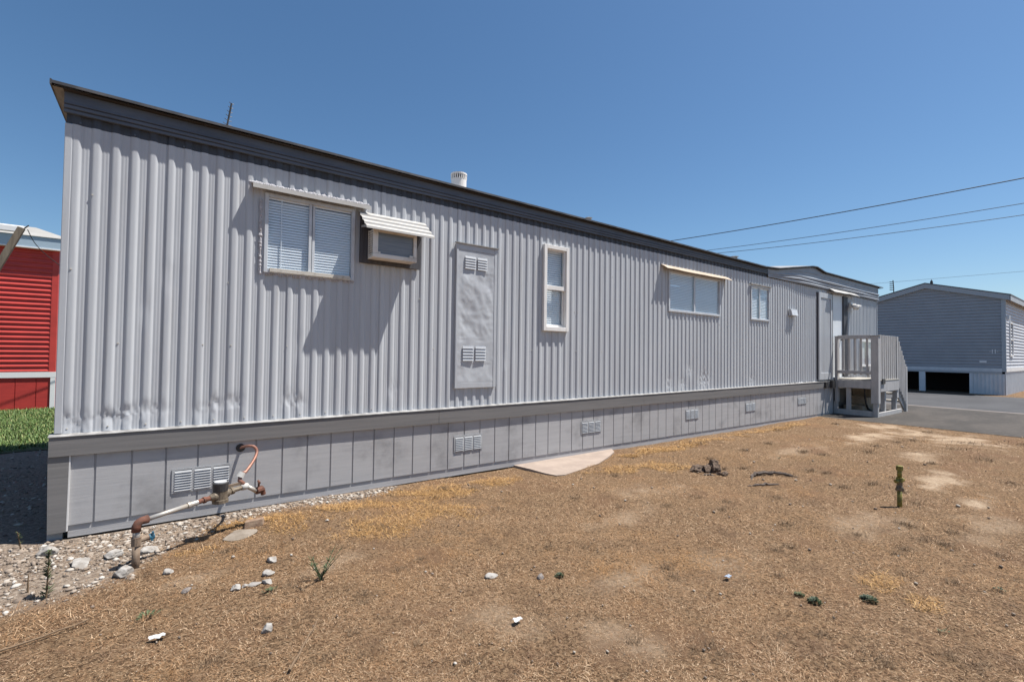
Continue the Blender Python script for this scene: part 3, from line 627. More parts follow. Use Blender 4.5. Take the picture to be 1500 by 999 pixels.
ant.tube([ab, at_], .009, 6); an = ant.build('aerial', 'dark', home)
for k, L in enumerate((.20, .17, .15, .13, .12, .11)):
    p = ab+(at_-ab)*(.63+.072*k); MB().tube([p+Vector((-L*.2, -L*.12, .01)), p, p+Vector((L*.2, L*.12, .01))], .0035, 5).build('aerial_rod', 'dark', an)

# ------------------------------------------------------------------ porch with stairs
porch = thing('porch', (14.2, 4.0, ZA), 'grey painted wooden porch with baluster railing and stairs at the mobile home door', 'porch')
PZ = ZA+.005
def board(name, *a, m='porch', bevel=.004): return MB().box(*a).build(name, m, porch, bevel=bevel)
board('post', 13.16, 13.29, 4.44, 4.50, -1.09, .49); board('post_leg', 13.19, 13.28, 4.46, 4.53, PZ, -1.08)
# corner post: cladding boards with pale top edges over a thinner leg
board('post', 13.17, 13.31, 3.63, 3.775, -1.07, .49); board('post_leg', 13.19, 13.28, 3.65, 3.74, PZ, -1.06)
board('post_cap', 13.155, 13.325, 3.615, 3.79, .4905, .502, m='ledge')
board('post_cap', 13.15, 13.30, 4.43, 4.51, .4905, .500, m='ledge')
board('side_rail', 13.165, 13.205, 3.776, 4.438, .425, .515); board('side_rail', 13.165, 13.205, 3.776, 4.438, -.40, -.325)
for i, y in enumerate((3.86, 3.98, 4.10, 4.22, 4.34)):
    board('baluster', 13.206, 13.245, y-.02, y+.02, -.42, .50)
board('rim_beam', 13.16, 13.20, 3.776, 4.438, -.735, -.555); board('rim_beam', 13.311, 14.66, 3.625, 3.66, -.80, -.555)
for k in range(5):
    a = 3.62+.172*k; board('deck_board', 13.21 if k else 13.315, 14.66, a, a+.165, -.553, -.525, m='deck')
board('front_rail', 13.311, 14.66, 3.70, 3.74, .455, .50)
for k in range(9):
    x = 13.40+.148*k
    if k == 8: break
    board('front_baluster', x, x+.085, 3.655, 3.698, -.60, .515)
board('post', 14.56, 14.69, 3.64, 3.735, -1.0, .51); board('post_leg', 14.57, 14.67, 3.67, 3.76, PZ, -.99)
board('post_leg', 13.78, 13.88, 3.68, 3.77, PZ, -.80); board('post_leg', 14.57, 14.67, 4.40, 4.49, PZ, -.56)
board('post_leg', 13.21, 13.30, 4.20, 4.28, PZ, -.735)
board('sill_beam', 13.21, 13.25, 3.742, 4.458, PZ, PZ+.13); board('sill_beam', 13.285, 15.0, 3.655, 3.695, PZ, PZ+.10)
# stairs run away along the house
for k in range(3):
    x = 14.70+.25*k; z = -.74-.20*k
    board('stair_tread', x, x+.28, 3.72, 4.45, z, z+.035, m='deck')
for y in (3.69, 4.44):
    MB().extrude([(14.66, y, -.56), (15.38, y, -1.16), (15.38, y, -1.36), (14.66, y, -.84)], (0, .035, 0)).build('stair_stringer', 'porch', porch)
for k in range(6):
    x = 14.76+.105*k; t = (x-14.7)/.66; zt = .46-.72*t; zb = -.72-.52*t
    board('stair_baluster', x, x+.06, 3.645, 3.685, zb, zt)
MB().beam((14.68, 3.705, .47), (15.36, 3.705, -.27), .04, .07).build('stair_rail', 'porch', porch)
board('stair_post', 15.32, 15.42, 3.64, 3.70, PZ, -.24)
board('stair_post', 15.32, 15.42, 4.42, 4.48, PZ, -.24)
# lath screen cover + dark clump on the deck
board('deck_bracket', 13.35, 13.55, 3.60, 3.622, -.62, -.50, m='dark')
old = thing('old_steps', (14.0, 4.25, ZA), 'old tan precast steps stored in the shade under the grey porch', 'steps')
mb = MB(); mb.extrude([(13.55, 4.05, ZA+.02), (14.5, 4.05, ZA+.02), (14.5, 4.05, ZA+.60), (14.15, 4.05, ZA+.60), (14.15, 4.05, ZA+.40), (13.85, 4.05, ZA+.40), (13.85, 4.05, ZA+.21), (13.55, 4.05, ZA+.21)], (0, .40, 0)); mb.build('stair_block', 'step', old, bevel=.01)
mb = MB(); mb.tube([(13.62, 4.03, ZA+.75), (13.62, 4.03, ZA+.50), (13.70, 4.03, ZA+.28), (13.85, 4.03, ZA+.14), (14.1, 4.03, ZA+.07)], .02, 8); mb.build('edge_trim', 'dark', old)

# ------------------------------------------------------------------ water meter assembly in front of the skirt
wm = thing('water_meter', (-.09, 3.71, G(-.09, 3.71)), 'pipe riser with rusty elbow, water meter and copper hose in front of the skirt', 'water meter')
B = Vector((-.09, 3.71, G(-.09, 3.71)-.05)); E_ = Vector((-.092, 3.71, -1.075)); D_ = Vector((.346, 3.93, -1.040))
mb = MB(); mb.tube([B, B+Vector((0, 0, .21))], .021, 14); mb.build('riser_base', 'pipe_worn', wm, smooth=True)
MB().tube([B+Vector((0, 0, .205)), E_-Vector((0, 0, .03))], .019, 14).build('riser', 'galv', wm, smooth=True)
d = (D_-E_).normalized()
MB().tube([E_-Vector((0, 0, .055)), E_-Vector((0, 0, .022)), E_-Vector((0, 0, .005))+d*.010, E_+d*.026+Vector((0, 0, .002)), E_+d*.062], [.025, .024, .024, .023, .025], 16).build('elbow', 'rust', wm, smooth=True)
MB().tube([E_+d*.05, E_+d*.30], .0145, 14).build('cross_pipe', 'galv', wm, smooth=True)
MB().tube([E_+d*.295, E_+d*.31, E_+d*.315, E_+d*.36], [.020, .020, .017, .017], 14).build('coupling', 'galv', wm)
mb = MB(); mb.tube([E_+d*.36, E_+d*.395, E_+d*.396, E_+d*.412, E_+d*.413, E_+d*.45], [.016, .016, .022, .022, .017, .017], 12); mb.build('nipple', 'rust', wm)
mc = E_+d*.515
mb = MB(); mb.tube([mc-d*.075, mc-d*.05, mc, mc+d*.05, mc+d*.075], [.018, .032, .036, .032, .018], 16); mb.tube([mc-Vector((0, 0, .045)), mc+Vector((0, 0, .03))], .046, 18); mb.tube([mc-Vector((0, 0, .055)), mc-Vector((0, 0, .03))], .052, 12)
body = mb.build('meter_body', 'brass', wm, bevel=.002)
mb = MB(); mb.tube([mc+Vector((0, 0, .031)), mc+Vector((0, 0, .085)), mc+Vector((0, 0, .088))], [.048, .050, .044], 20); mb.build('register', 'dark', body)
MB().tube([mc+Vector((0, 0, .0885)), mc+Vector((0, 0, .094))], .040, 20).build('lid', 'vent', body)
v0 = mc+d*.075; v1 = mc+d*.205+Vector((.0, -.0, .0))
MB().tube([v0, v0+d*.02, v0+d*.021, v1-d*.04], [.025, .025, .016, .016], 12).build('tail_pipe', 'brass', wm)
vt = v1-d*.03
MB().tube([vt-d*.02, vt+d*.01, vt+d*.03], [.021, .025, .021], 12).build('tee', 'tape', wm, smooth=True)
v2 = vt+d*.085+Vector((.01, -.02, -.055))
MB().tube([vt+d*.02, v2], .016, 12).build('drain_pipe', 'galv', wm, smooth=True)
mb = MB(); mb.tube([v2, v2+d*.05], .027, 10); mb.tube([v2+d*.02+Vector((0, 0, .02)), v2+d*.02+Vector((0, 0, .06))], .008, 8); mb.tube([v2+d*.02+Vector((0, -.03, .06)), v2+d*.02+Vector((0, .03, .062))], .009, 6); mb.tube([v2+d*.05+Vector((0, 0, .0)), v2+d*.06+Vector((0, 0, -.045))], .018, 8)
mb.build('hose_bib', 'rust', wm)
mb = MB(); mb.beam(vt+Vector((-.01, 0, .03)), vt+Vector((-.12, -.01, .02)), .012, .02); mb.build('lever', 'pipe_worn', wm)
# flexible copper: from the tee up and over into the hole in the skirt
hole = Vector((.556, 4.522, -.825))
MB().tube([vt+Vector((0, 0, .02)), vt+Vector((-.028, .01, .05)), vt+Vector((-.02, .02, .085))], .015, 10).build('copper_stub', 'copper', wm, smooth=True)
MB().tube([vt+Vector((-.025, .02, .072)), vt+Vector((-.008, .025, .105))], [.028, .022], 12).build('tape_wrap', 'tape', wm)
c0 = vt+Vector((-.006, .025, .10))
ctl = [c0, Vector((.545, 4.11, -.935)), Vector((.612, 4.23, -.885)), Vector((.650, 4.33, -.838)), Vector((.640, 4.39, -.806)), Vector((.605, 4.45, -.803)), hole]
def cr(pts, n=12):
    out = []
    P_ = [pts[0]]+pts+[pts[-1]]
    for i in range(1, len(P_)-2):
        for k in range(n):
            t = k/n; a, b, c, e = P_[i-1], P_[i], P_[i+1], P_[i+2]
            out.append(.5*((2*b)+(c-a)*t+(2*a-5*b+4*c-e)*t*t+(3*b-a-3*c+e)*t**3))
    return out+[pts[-1]]
path = cr(ctl, 20)
mb = MB(); mb.tube(path, [.0105 + (.0018*(1 if (i % 2) else -1) if 4 < i < 85 else 0) for i in range(len(path))], 10); mb.build('copper_hose', 'copper', wm)
MB().tube([hole+Vector((0, -.006, 0)), hole+Vector((0, .01, 0))], .034, 18).build('hose_hole', 'dark', wm)  # dark disc stands for the shaded hole the hose enters
sv = B+Vector((0, 0, .21))
mb = MB(); mb.tube([sv-Vector((0, 0, .025)), sv+Vector((0, 0, .025))], .026, 12); mb.tube([sv, sv+Vector((.06, .025, .004))], .016, 10); mb.build('side_outlet', 'pipe_worn', wm)
mb = MB(); q = sv+Vector((.06, .025, .004)); mb.tube([q, q+Vector((.025, .01, .0))], [.018, .02], 10); mb.beam(q+Vector((.018, .0, -.022)), q+Vector((.02, .0, .03)), .024, .012, up=(1, 0, 0)); mb.build('blue_valve', 'blue', wm)

# ------------------------------------------------------------------ yellow standpipe
yx, yy = 5.45, 1.35; yz = G(yx, yy)
st = thing('standpipe', (yx, yy, yz), 'yellow painted gas standpipe with valve fittings standing alone in the dry grass', 'standpipe')
MB().tube([(yx, yy, yz-.03), (yx+.004, yy, yz+.16)], .019, 12).build('pipe', 'yellow', st, smooth=True)
mb = MB(); mb.tube([(yx+.004, yy, yz+.15), (yx+.004, yy, yz+.18), (yx+.004, yy, yz+.2), (yx+.004, yy, yz+.24)], [.026, .028, .021, .024], 8); mb.tube([(yx-.03, yy+.015, yz+.165), (yx+.038, yy-.015, yz+.165)], .014, 8); mb.build('lower_fitting', M['brass'], st)
mb = MB(); mb.tube([(yx+.004, yy, yz+.23), (yx+.004, yy, yz+.27)], .027, 8); mb.tube([(yx-.038, yy+.02, yz+.235), (yx+.036, yy-.02, yz+.25)], .017, 8); mb.build('valve', 'yellow', st)
MB().tube([(yx+.004, yy, yz+.27), (yx+.006, yy, yz+.34)], .018, 10).build('neck', 'yellow', st, smooth=True)
MB().tube([(yx+.006, yy, yz+.335), (yx+.006, yy, yz+.375), (yx+.006, yy, yz+.378)], [.028, .027, .016], 8).build('cap', 'yellow', st)

# ------------------------------------------------------------------ concrete slab
sp = [(3.42, 4.54), (3.46, 4.28), (3.49, 4.04), (3.54, 3.89), (3.63, 3.86), (3.9, 3.92), (4.35, 4.02), (4.75, 4.2), (5.05, 4.38), (5.2, 4.56)]
zs_ = G(4.2, 4.2)+.009
mb = MB(); mb.extrude([(x+.02*vnoise(x, y, 6), y+.02*vnoise(y, x, 6), zs_-.06) for x, y in sp], (0, 0, .06)); tag(mb.build('concrete_slab', 'concrete'), 'pale pinkish concrete slab half buried against the skirt', 'slab')

# ------------------------------------------------------------------ red house
red = thing('red_house', (-6, 16, -1.38), 'red lap-sided house with white trim and pale roof beyond the green lawn', 'house')
RY, RX0, RX1 = 14.0, -12.0, -1.80
mb = MB(); z = -.545; rows = []
while z < 2.02: rows += [(RY-.024, z+.006), (RY-.026, z+.030), (RY-.014, z+.050), (RY-.004, z+.099)]; z += .1
mb.grid([[(x, y, zz) for y, zz in rows] for x in (RX0, RX1-.1)]); mb.build('lap_siding', 'red_lap', red)
MB().box(RX1-.1, RX1, RY-.028, RY+.1, -.545, 2.05).build('corner_trim', 'red_lap', red)
mb = MB(); 
MB().box(RX0, RX1+.01, RY-.035, RY, -.66, -.545).build('white_trim', 'white_trim', red)
MB().box(RX1-.07, RX1+.005, RY-.033, RY, -1.42, -.66).build('white_trim', 'white_trim', red)
mb = MB(); x = RX0
while x < RX1-.08: mb.box(x, min(x+.296, RX1-.072), RY-.012, RY+.02, -1.45, -.66); x += .31
mb.box(RX0, RX1-.08, RY-.002, RY+.03, -1.45, -.66); mb.build('skirt_boards', 'red_skirt', red)
MB().quad((RX1, RY, -1.45), (RX1, RY+4.4, -1.45), (RX1, RY+4.4, 2.2), (RX1, RY, 2.2)).build('end_wall', 'red_lap', red)
MB().quad((RX0, RY+4.4, -1.45), (RX1, RY+4.4, -1.45), (RX1, RY+4.4, 2.2), (RX0, RY+4.4, 2.2)).build('back_wall', 'red_lap', red)
MB().box(RX0, RX1+.2, RY-.14, RY-.12, 2.07, 2.30).build('fascia', 'shaded_fascia', red)
MB().box(RX0, RX1+.2, RY-.15, RY+.0, 2.045, 2.069).build('drip_trim', 'white_trim', red)
mb = MB(); e0 = RX1+.22
mb.quad((RX0, RY-.16, 2.30), (e0, RY-.16, 2.30), (-2.52, RY+2.2, 2.90), (RX0, RY+2.2, 2.96)); mb.quad((e0, RY-.16, 2.30), (e0, RY+4.6, 2.30), (-2.52, RY+2.2, 2.90)); mb.quad((e0, RY+4.6, 2.30), (RX0, RY+4.6, 2.30), (RX0, RY+2.2, 2.96), (-2.52, RY+2.2, 2.90))
mb.build('roof', 'pale_roof', red)
MB().box(-4.2, -2.32, RY-.22, RY-.165, 2.33, 2.47).build('gutter_glare', 'white_trim', red, bevel=.02)  # white box stands for the sun glare on the metal gutter
pl_b = Vector((-3.60, 13.0, -1.40)); pl_t = Vector((-2.22, 13.0, 2.29))
lp = thing('wooden_post', pl_b, 'weathered brown wooden beam leaning in front of the red house', 'post')
MB().beam(pl_b, pl_t, .10, .10, up=(0, 1, 0)).build('beam', 'old_wood', lp, bevel=.005)
MB().tube([pl_t+Vector((.03, -.02, -.02)), pl_t+Vector((.10, -.02, .06))], .012, 6).build('hook', 'dark', lp)
gwire = MB(); gwire.tube(cr([pl_t+Vector((.08, 0, -.02)), Vector((-1.95, 13.2, 1.9)), Vector((-1.2, 13.5, 1.2)), Vector((-.3, 13.9, .2))], 8), .007, 6)
tag(gwire.build('guy_wire', 'wire'), 'thin dark cable slung from the top of the leaning brown beam', 'cable')

# ------------------------------------------------------------------ grey house across the road
gh = thing('grey_house', (29, 5.5, ZA), 'grey gabled house with lap siding and open dark crawl space across the road', 'house')
GXF, GY0, GY1 = 25.82, 3.17, 7.80; GP = (GY0+GY1)/2-.02; ZE, ZP = 2.33, 2.98
def rl(y): return ZE+(ZP-ZE)*(1-abs(y-GP)/((GY1-GY0)/2))
mb = MB(); z = -.36
while z < ZP:
    z1 = min(z+.125, ZP-.01)
    def lim(zz):
        if zz <= ZE: return GY0, GY1
        f = (ZP-zz)/(ZP-ZE)*(GY1-GY0)/2; return GP-f, GP+f
    a0, b0 = lim(z); a1, b1 = lim(z1)
    mb.quad((GXF-.028, a0, z+.012), (GXF-.028, b0, z+.012), (GXF-.004, b1, z1), (GXF-.004, a1, z1)); mb.quad((GXF-.028, a0, z+.012), (GXF-.028, b0, z+.012), (GXF+.01, b0, z), (GXF+.01, a0, z))
    z += .125
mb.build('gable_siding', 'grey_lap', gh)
mb = MB(); z = -.36; GXB = 42
while z < ZE:
    mb.quad((GXF, GY0-.03, z+.01), (GXB, GY0-.03, z+.01), (GXB, GY0-.004, z+.125), (GXF, GY0-.004, z+.125)); mb.quad((GXF, GY0-.03, z+.01), (GXB, GY0-.03, z+.01), (GXB, GY0+.01, z), (GXF, GY0+.01, z)); z += .125
mb.build('side_siding', 'grey_lap_sunlit', gh)
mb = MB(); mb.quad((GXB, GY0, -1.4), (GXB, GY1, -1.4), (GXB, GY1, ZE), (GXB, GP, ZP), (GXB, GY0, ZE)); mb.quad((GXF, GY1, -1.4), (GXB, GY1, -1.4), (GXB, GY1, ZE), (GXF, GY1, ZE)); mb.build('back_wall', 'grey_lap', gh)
MB().box(GXF-.045, GXF+.03, GY0-.045, GY0+.075, -.50, ZE+.05).build('corner_trim', 'grey_trim', gh)
mb = MB(); oh = .10
for (ya, yb) in ((GY0-.16, GP), (GP, GY1+.16)):
    za = rl(ya)+.13; zb = rl(yb)+.13
    mb.hexa([(GXF-oh-.03, ya, za-.19), (GXF-oh-.03, yb, zb-.19), (GXF-oh, yb, zb-.19), (GXF-oh, ya, za-.19), (GXF-oh-.03, ya, za), (GXF-oh-.03, yb, zb), (GXF-oh, yb, zb), (GXF-oh, ya, za)])
    mb.hexa([(GXF-oh, ya, za-.19), (GXF-oh, yb, zb-.19), (GXF, yb, zb-.19), (GXF, ya, za-.19), (GXF-oh, ya, za-.17), (GXF-oh, yb, zb-.17), (GXF, yb, zb-.17), (GXF, ya, za-.17)])
mb.build('rake_board', 'grey_trim', gh)
mb = MB()
for (ya, yb) in ((GY0-.20, GP), (GP, GY1+.20)):
    za = rl(ya)+.135; zb = rl(yb)+.135
    mb.hexa([(GXF-oh-.05, ya, za), (GXF-oh-.05, yb, zb), (GXB+.2, yb, zb), (GXB+.2, ya, za), (GXF-oh-.05, ya, za+.035), (GXF-oh-.05, yb, zb+.035), (GXB+.2, yb, zb+.035), (GXB+.2, ya, za+.035)])
rf = mb.build('roof', 'shingle', gh)
MB().tube([(GXF+1, GP+.02, ZP+.1), (GXF+1, GP+.02, ZP+.33), (GXF+1, GP+.02, ZP+.42)], [.06, .05, .01], 8).build('roof_spike', 'dark', rf)
MB().box(GXF-oh, GXB, GY0-.19, GY0-.165, ZE-.12, ZE+.10).build('eave_fascia', 'grey_trim', gh)
MB().box(GXF-.05, GXF+.01, GY0+.075, GY1, -.50, -.362).build('base_trim', 'blue_white', gh)
MB().box(GXF-.03, GXB, GY0-.05, GY0-.01, -.50, -.362).build('base_trim', 'white_trim', gh)
MB().box(GXF-.046, GXF+.01, GY0+.075, GY1, -.58, -.503).build('base_rail', 'grey_trim', gh)
def ribbed(a, b, fixed, axis, z0, z1, m, name):
    mb = MB(); p = []; x = a
    while x < b: p += [(x, 0), (x+.02, -.018), (x+.06, -.018), (x+.08, 0)]; x += .115
    p = [q for q in p if q[0] < b]+[(b, 0)]
    mb.grid([[(q, fixed+o, z) if axis == 'x' else (fixed+o, q, z) for z in (z0, z1)] for q, o in p]); return mb.build(name, m, gh)
ribbed(GY0, GY0+.90, GXF-.01, 'y', ZA, -.58, 'blue_white', 'skirt_metal'); ribbed(GXF, 40, GY0-.01, 'x', ZA, -.5, 'blue_white', 'skirt_metal')
for y, w in ((4.10, .10), (5.60, .20)): MB().box(GXF-.04, GXF+.05, y-w/2, y+w/2, ZA, -.58).build('skirt_post', 'blue_white', gh)
MB().box(GXF+.0, GXF+.03, 4.03, 7.8, ZA-.02, ZA+.03).build('skirt_sill', 'dark', gh)
MB().quad((GXF+2.2, GY0, ZA), (GXF+2.2, GY1, ZA), (GXF+2.2, GY1, -.3), (GXF+2.2, GY0, -.3)).build('crawl_space_dark', 'black', gh)  # black sheet stands for the shade deep inside the crawl space
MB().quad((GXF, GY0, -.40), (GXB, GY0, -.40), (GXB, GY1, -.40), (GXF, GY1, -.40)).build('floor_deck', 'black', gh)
for xw in (26.7, 31.0):
    mb = MB(); a, b, c, d_ = xw, xw+.75, .1, 1.45; y = GY0-.06
    mb.box(a, a+.06, y, y+.06, c, d_).box(b-.06, b, y, y+.06, c, d_).box(a+.06, b-.06, y+.001, y+.06, c, c+.07).box(a+.06, b-.06, y+.001, y+.06, d_-.06, d_).box(a+.06, b-.06, y+.005, y+.06, .74, .80)
    wv = mb.build('window', 'white_trim', gh); MB().quad((a+.05, y+.045, c+.05), (b-.05, y+.045, c+.05), (b-.05, y+.045, d_-.05), (a+.05, y+.045, d_-.05)).build('pane', 'dark', wv)
MB().box(26.02, 26.14, GY0-.12, GY0-.02, 1.50, 1.66).build('porch_light', 'white_trim', gh)
mb = MB()
for y in (3.42, 3.50): mb.box(GXF-.028, GXF-.021, y-.014, y+.014, .20, .36)
for y in (3.56, 3.36): mb.box(GXF-.028, GXF-.021, y-.02, y+.02, .27, .29)
mb.build('house_number', 'white_trim', gh)
MB().box(GXF-.028, GXF-.021, 3.66, 3.86, -.16, -.08).build('nameplate', 'white_trim', gh)
ra = MB().tube([(27, 6.85, 2.5), (27, 6.85, 3.2), (26.98, 6.87, 3.55)], .018, 6).build('roof_aerial', 'dark', gh)
mb = MB()
for k in range(5): mb.beam((26.95, 6.99, 3.12+.09*k), (27, 6.85, 3.10+.09*k), .02, .03)
mb.build('aerial_element', 'dark', ra)

# ------------------------------------------------------------------ overhead wires (stretched between poles out of view)
def ray(px, py): return (R2*(px-750)-U2*(py-499.5))/F_PX+Fw
for (a, b, dz, r, lab) in (((990, 352), (1500, 261), 7.0, .020, 'highest and thickest of the three black overhead wires'), ((1040, 366.5), (1500, 298), 6.4, .013, 'middle one of the three black overhead wires'),
                           ((1057, 370.5), (1500, 315), 6.1, .013, 'lowest of the three black overhead wires'), ((1312, 413), (1500, 397.5), 6.2, .009, 'very faint thin wire above the roof of the grey house')):
    A = ray(*a); A = A*(dz/A.z); Bp = ray(*b); Bp = Bp*(dz/Bp.z); dd = Bp-A
    pts = []
    for k in range(41):
        t = -1.2+3.6*k/40; p = A+dd*t; p.z -= -.0 + .35*(.25-(t-.5)**2) if lab[0] != 'v' else 0
        pts.append(p)
    tag(MB().tube(pts, r, 6).build('power_line', 'wire'), lab, 'wire', 'overhead power lines')

# ------------------------------------------------------------------ rocks and litter
def rock_mesh(name, m, seed, sub=2, flat=.7, ang=.35):
    bm = bmesh.new(); bmesh.ops.create_icosphere(bm, subdivisions=sub, radius=1)
    r = random.Random(seed); cuts = [(Vector((r.uniform(-1, 1), r.uniform(-1, 1), r.uniform(-.7, 1))).normalized(), r.uniform(.55, .85)) for _ in range(9)]
    for v in bm.verts:
        for n, d_ in cuts:
            e = v.co.dot(n)-d_
            if e > 0: v.co -= n*e*.92
        v.co *= 1+ang*.4*mnoise.noise(v.co*2.1+Vector((seed, 0, 0))); v.co.z *= flat
    me = bpy.data.meshes.new(name); bm.to_mesh(me); bm.free(); me.materials.append(M[m]); return me
PALE = [rock_mesh('rock', 'rock', s, 3, .8) for s in (1, 5, 9)]; TAN = rock_mesh('rock', 'rock_tan', 12, 3, .45); DARK = rock_mesh('rock', 'rock_dark', 15, 3, .8)
def rock(x, y, sx, sy, sz, lab, me=None, group=None, rz=0, cat='rock', name='rock'):
    o = bpy.data.objects.new(name, me or PALE[0]); COL.objects.link(o); o.location = (x, y, G(x, y)+sz*.42); o.scale = (sx, sy, sz); o.rotation_euler = (rnd.uniform(-.15, .15), rnd.uniform(-.15, .15), rz)
    o['_w'] = list(o.location); return tag(o, lab, cat, group)
g1 = 'loose pale rocks on the dry grass'
rock(-.15, 3.62, .055, .05, .05, 'blocky white rock right beside the foot of the pipe riser', PALE[0], g1, .4)
rock(.07, 3.51, .033, .03, .025, 'small white stone just right of the pipe riser in dry grass', PALE[1], g1, 1)
rock(.60, 3.32, .035, .03, .03, 'pale round stone, farthest of the rocks below the water meter', PALE[2], g1, 2)
rock(.55, 3.14, .036, .03, .028, 'pale stone lying between the row of rocks and the farthest round stone', PALE[1], g1, .3)
rock(.37, 3.04, .034, .026, .024, 'grey white rock at the left end of the short row of rocks', PALE[0], g1, 1.2)
rock(.415, 3.045, .017, .015, .014, 'tiny pebble second from the left in the short row of rocks', PALE[2], g1, .2)
rock(.46, 3.035, .036, .02, .018, 'long flat white rock third from the left in the short row of rocks', PALE[1], g1, 0)
rock(.525, 3.025, .032, .024, .022, 'pale rock at the right end of the short row of rocks', PALE[2], g1, 2.2)
rock(.44, 2.51, .03, .026, .034, 'lone upright white rock nearest the camera, left of centre', PALE[0], g1, .9)
rock(.15, 3.17, .03, .02, .018, 'small grey stone in the bare dirt patch left of the row of rocks', DARK, g1, .5)
rock(1.64, 2.38, .05, .028, .022, 'flat angular white rock alone in the middle of the dry ground', PALE[1], g1, .1)
rock(1.88, 2.20, .034, .025, .022, 'dark brown stone between the flat white rock and a small green weed', DARK, g1, .7)
rock(.48, 3.90, .13, .09, .03, 'broad flat tan stone half sunk beside the brown brick', TAN, g1, .3)
rock(-.55, 4.25, .055, .045, .05, 'chunky white rock at the edge of the gravel near the skirt corner', PALE[2], g1, .3)
rock(-.02, 3.98, .075, .045, .03, 'big flat cream rock in the gravel behind the pipe riser', PALE[1], g1, .8)
rock(-.22, 3.98, .06, .05, .04, 'large cream rock among the gravel left of the pipe riser', PALE[0], g1, .2)
rock(-.36, 3.93, .07, .05, .035, 'wide white rock in the middle of the gravel patch', PALE[2], g1, 1.8)
mb = MB(); z = G(.6, 4.06); mb.hexa([(.53, 4.02, z-.01), (.66, 4.00, z-.01), (.68, 4.08, z-.01), (.55, 4.10, z-.01), (.535, 4.03, z+.045), (.655, 4.01, z+.055), (.67, 4.07, z+.05), (.555, 4.09, z+.04)]); tag(mb.build('brick', 'brick', bevel=.006), 'broken brown brick lying below the copper hose', 'brick')
def chunk(name, parts, m, lab, cat, group=None):
    mb = MB()
    for (x, y, sx, sy, sz, rot, seed) in parts:
        me = rock_mesh('tmp', m, seed, 3, 1, .9); z = G(x, y)+sz*.4; n = len(mb.v); c, s = math.cos(rot), math.sin(rot)
        for v in me.vertices:
            k = 1+.35*mnoise.noise(v.co*4+Vector((seed, 3, 1)))
            X_, Y_ = v.co.x*sx*k, v.co.y*sy*k; mb.v.append((x+X_*c-Y_*s, y+X_*s+Y_*c, z+v.co.z*sz*k))
        mb.f += [tuple(n+i for i in p.vertices) for p in me.polygons]; bpy.data.meshes.remove(me)
    return tag(mb.build(name, m), lab, cat, group)
chunk('tree_stump', [(5.24, 3.03, .085, .07, .11, .3, 31), (5.08, 3.13, .13, .06, .06, -.2, 32), (5.15, 3.08, .07, .06, .07, .6, 33)], 'stump', 'dark rotten tree stump remains sticking out of the dry grass', 'stump')
chunk('wood_chunk', [(5.22, 2.88, .07, .04, .035, .2, 34), (5.17, 2.93, .04, .03, .025, 1, 35)], 'stump', 'small dark wood chunk just in front of the rotten stump', 'wood', 'scraps of old wood')
def curved_wood(pts, r, lab):
    mb = MB(); pts = [Vector((x, y, G(x, y)+h)) for x, y, h in pts]; p = cr(pts, 6); n = len(p)
    mb.tube([q+Vector((.015*vnoise(i, 1, .9), .015*vnoise(i, 2, .9), .02*vnoise(i, 5, .8)-.008)) for i, q in enumerate(p)], [r*(.35+.45*math.sin(math.pi*min(1, (i+.6)/n)))*(1+.7*vnoise(i, 0, .9)) for i in range(n)], 6); return tag(mb.build('wood_root', 'bleached'), lab, 'wood', 'scraps of old wood')
curved_wood([(5.25, 2.60, .0), (5.42, 2.66, .03), (5.62, 2.60, .035), (5.75, 2.46, .03), (5.80, 2.36, .0)], .026, 'curved weathered root lying behind a straight stick right of the stump')
curved_wood([(4.98, 2.50, .01), (5.12, 2.42, .02), (5.30, 2.33, .01)], .017, 'straight grey stick just in front of the curved root')
curved_wood([(4.93, 3.02, .0), (5.02, 2.97, .02), (5.10, 2.93, .0)], .014, 'short grey splinter in front of the left side of the stump')
def stick(a, b, r, lab):
    p = [Vector((a[0]+(b[0]-a[0])*t, a[1]+(b[1]-a[1])*t, 0)) for t in np.linspace(0, 1, 8)]
    for i, q in enumerate(p): q.x += .01*vnoise(i, 3, .7); q.z = G(q.x, q.y)+.018+.006*vnoise(i, 8, .9)
    tag(MB().tube(p, [r*(1-.06*i) for i in range(8)], 6).build('stick', 'stalk'), lab, 'stick', 'dry sticks')
stick((-.60, 2.98), (-.25, 3.10), .006, 'thin brown stick on the ground at the left edge of the dry yard')
stick((.46, 2.12), (.64, 2.42), .006, 'long dry stalk pointing away, between the upright rock and the front edge')
def scrap(x, y, s, m, lab, seed):
    mb = MB(); r = random.Random(seed); z = G(x, y)+.022; k = 5; P = []
    for i in range(k+1): P.append([(x+s*(i/k-.5)+s*.1*r.uniform(-1, 1), y+s*.5*(j/3-.5)+s*.12*r.uniform(-1, 1), z+s*.12*r.uniform(-.3, 1)) for j in range(4)])
    mb.grid(P); tag(mb.build('litter', m, solid=.002), lab, 'litter', 'scraps of litter')
scrap(.02, 2.73, .055, 'paper', 'crumpled white paper scrap left of the lone upright rock', 3); scrap(1.46, 1.88, .05, 'paper', 'torn white scrap in the bare dirt patch at front centre', 4); scrap(2.79, 1.52, .045, 'blue_scrap', 'small blue grey scrap left of the three green weeds', 5)

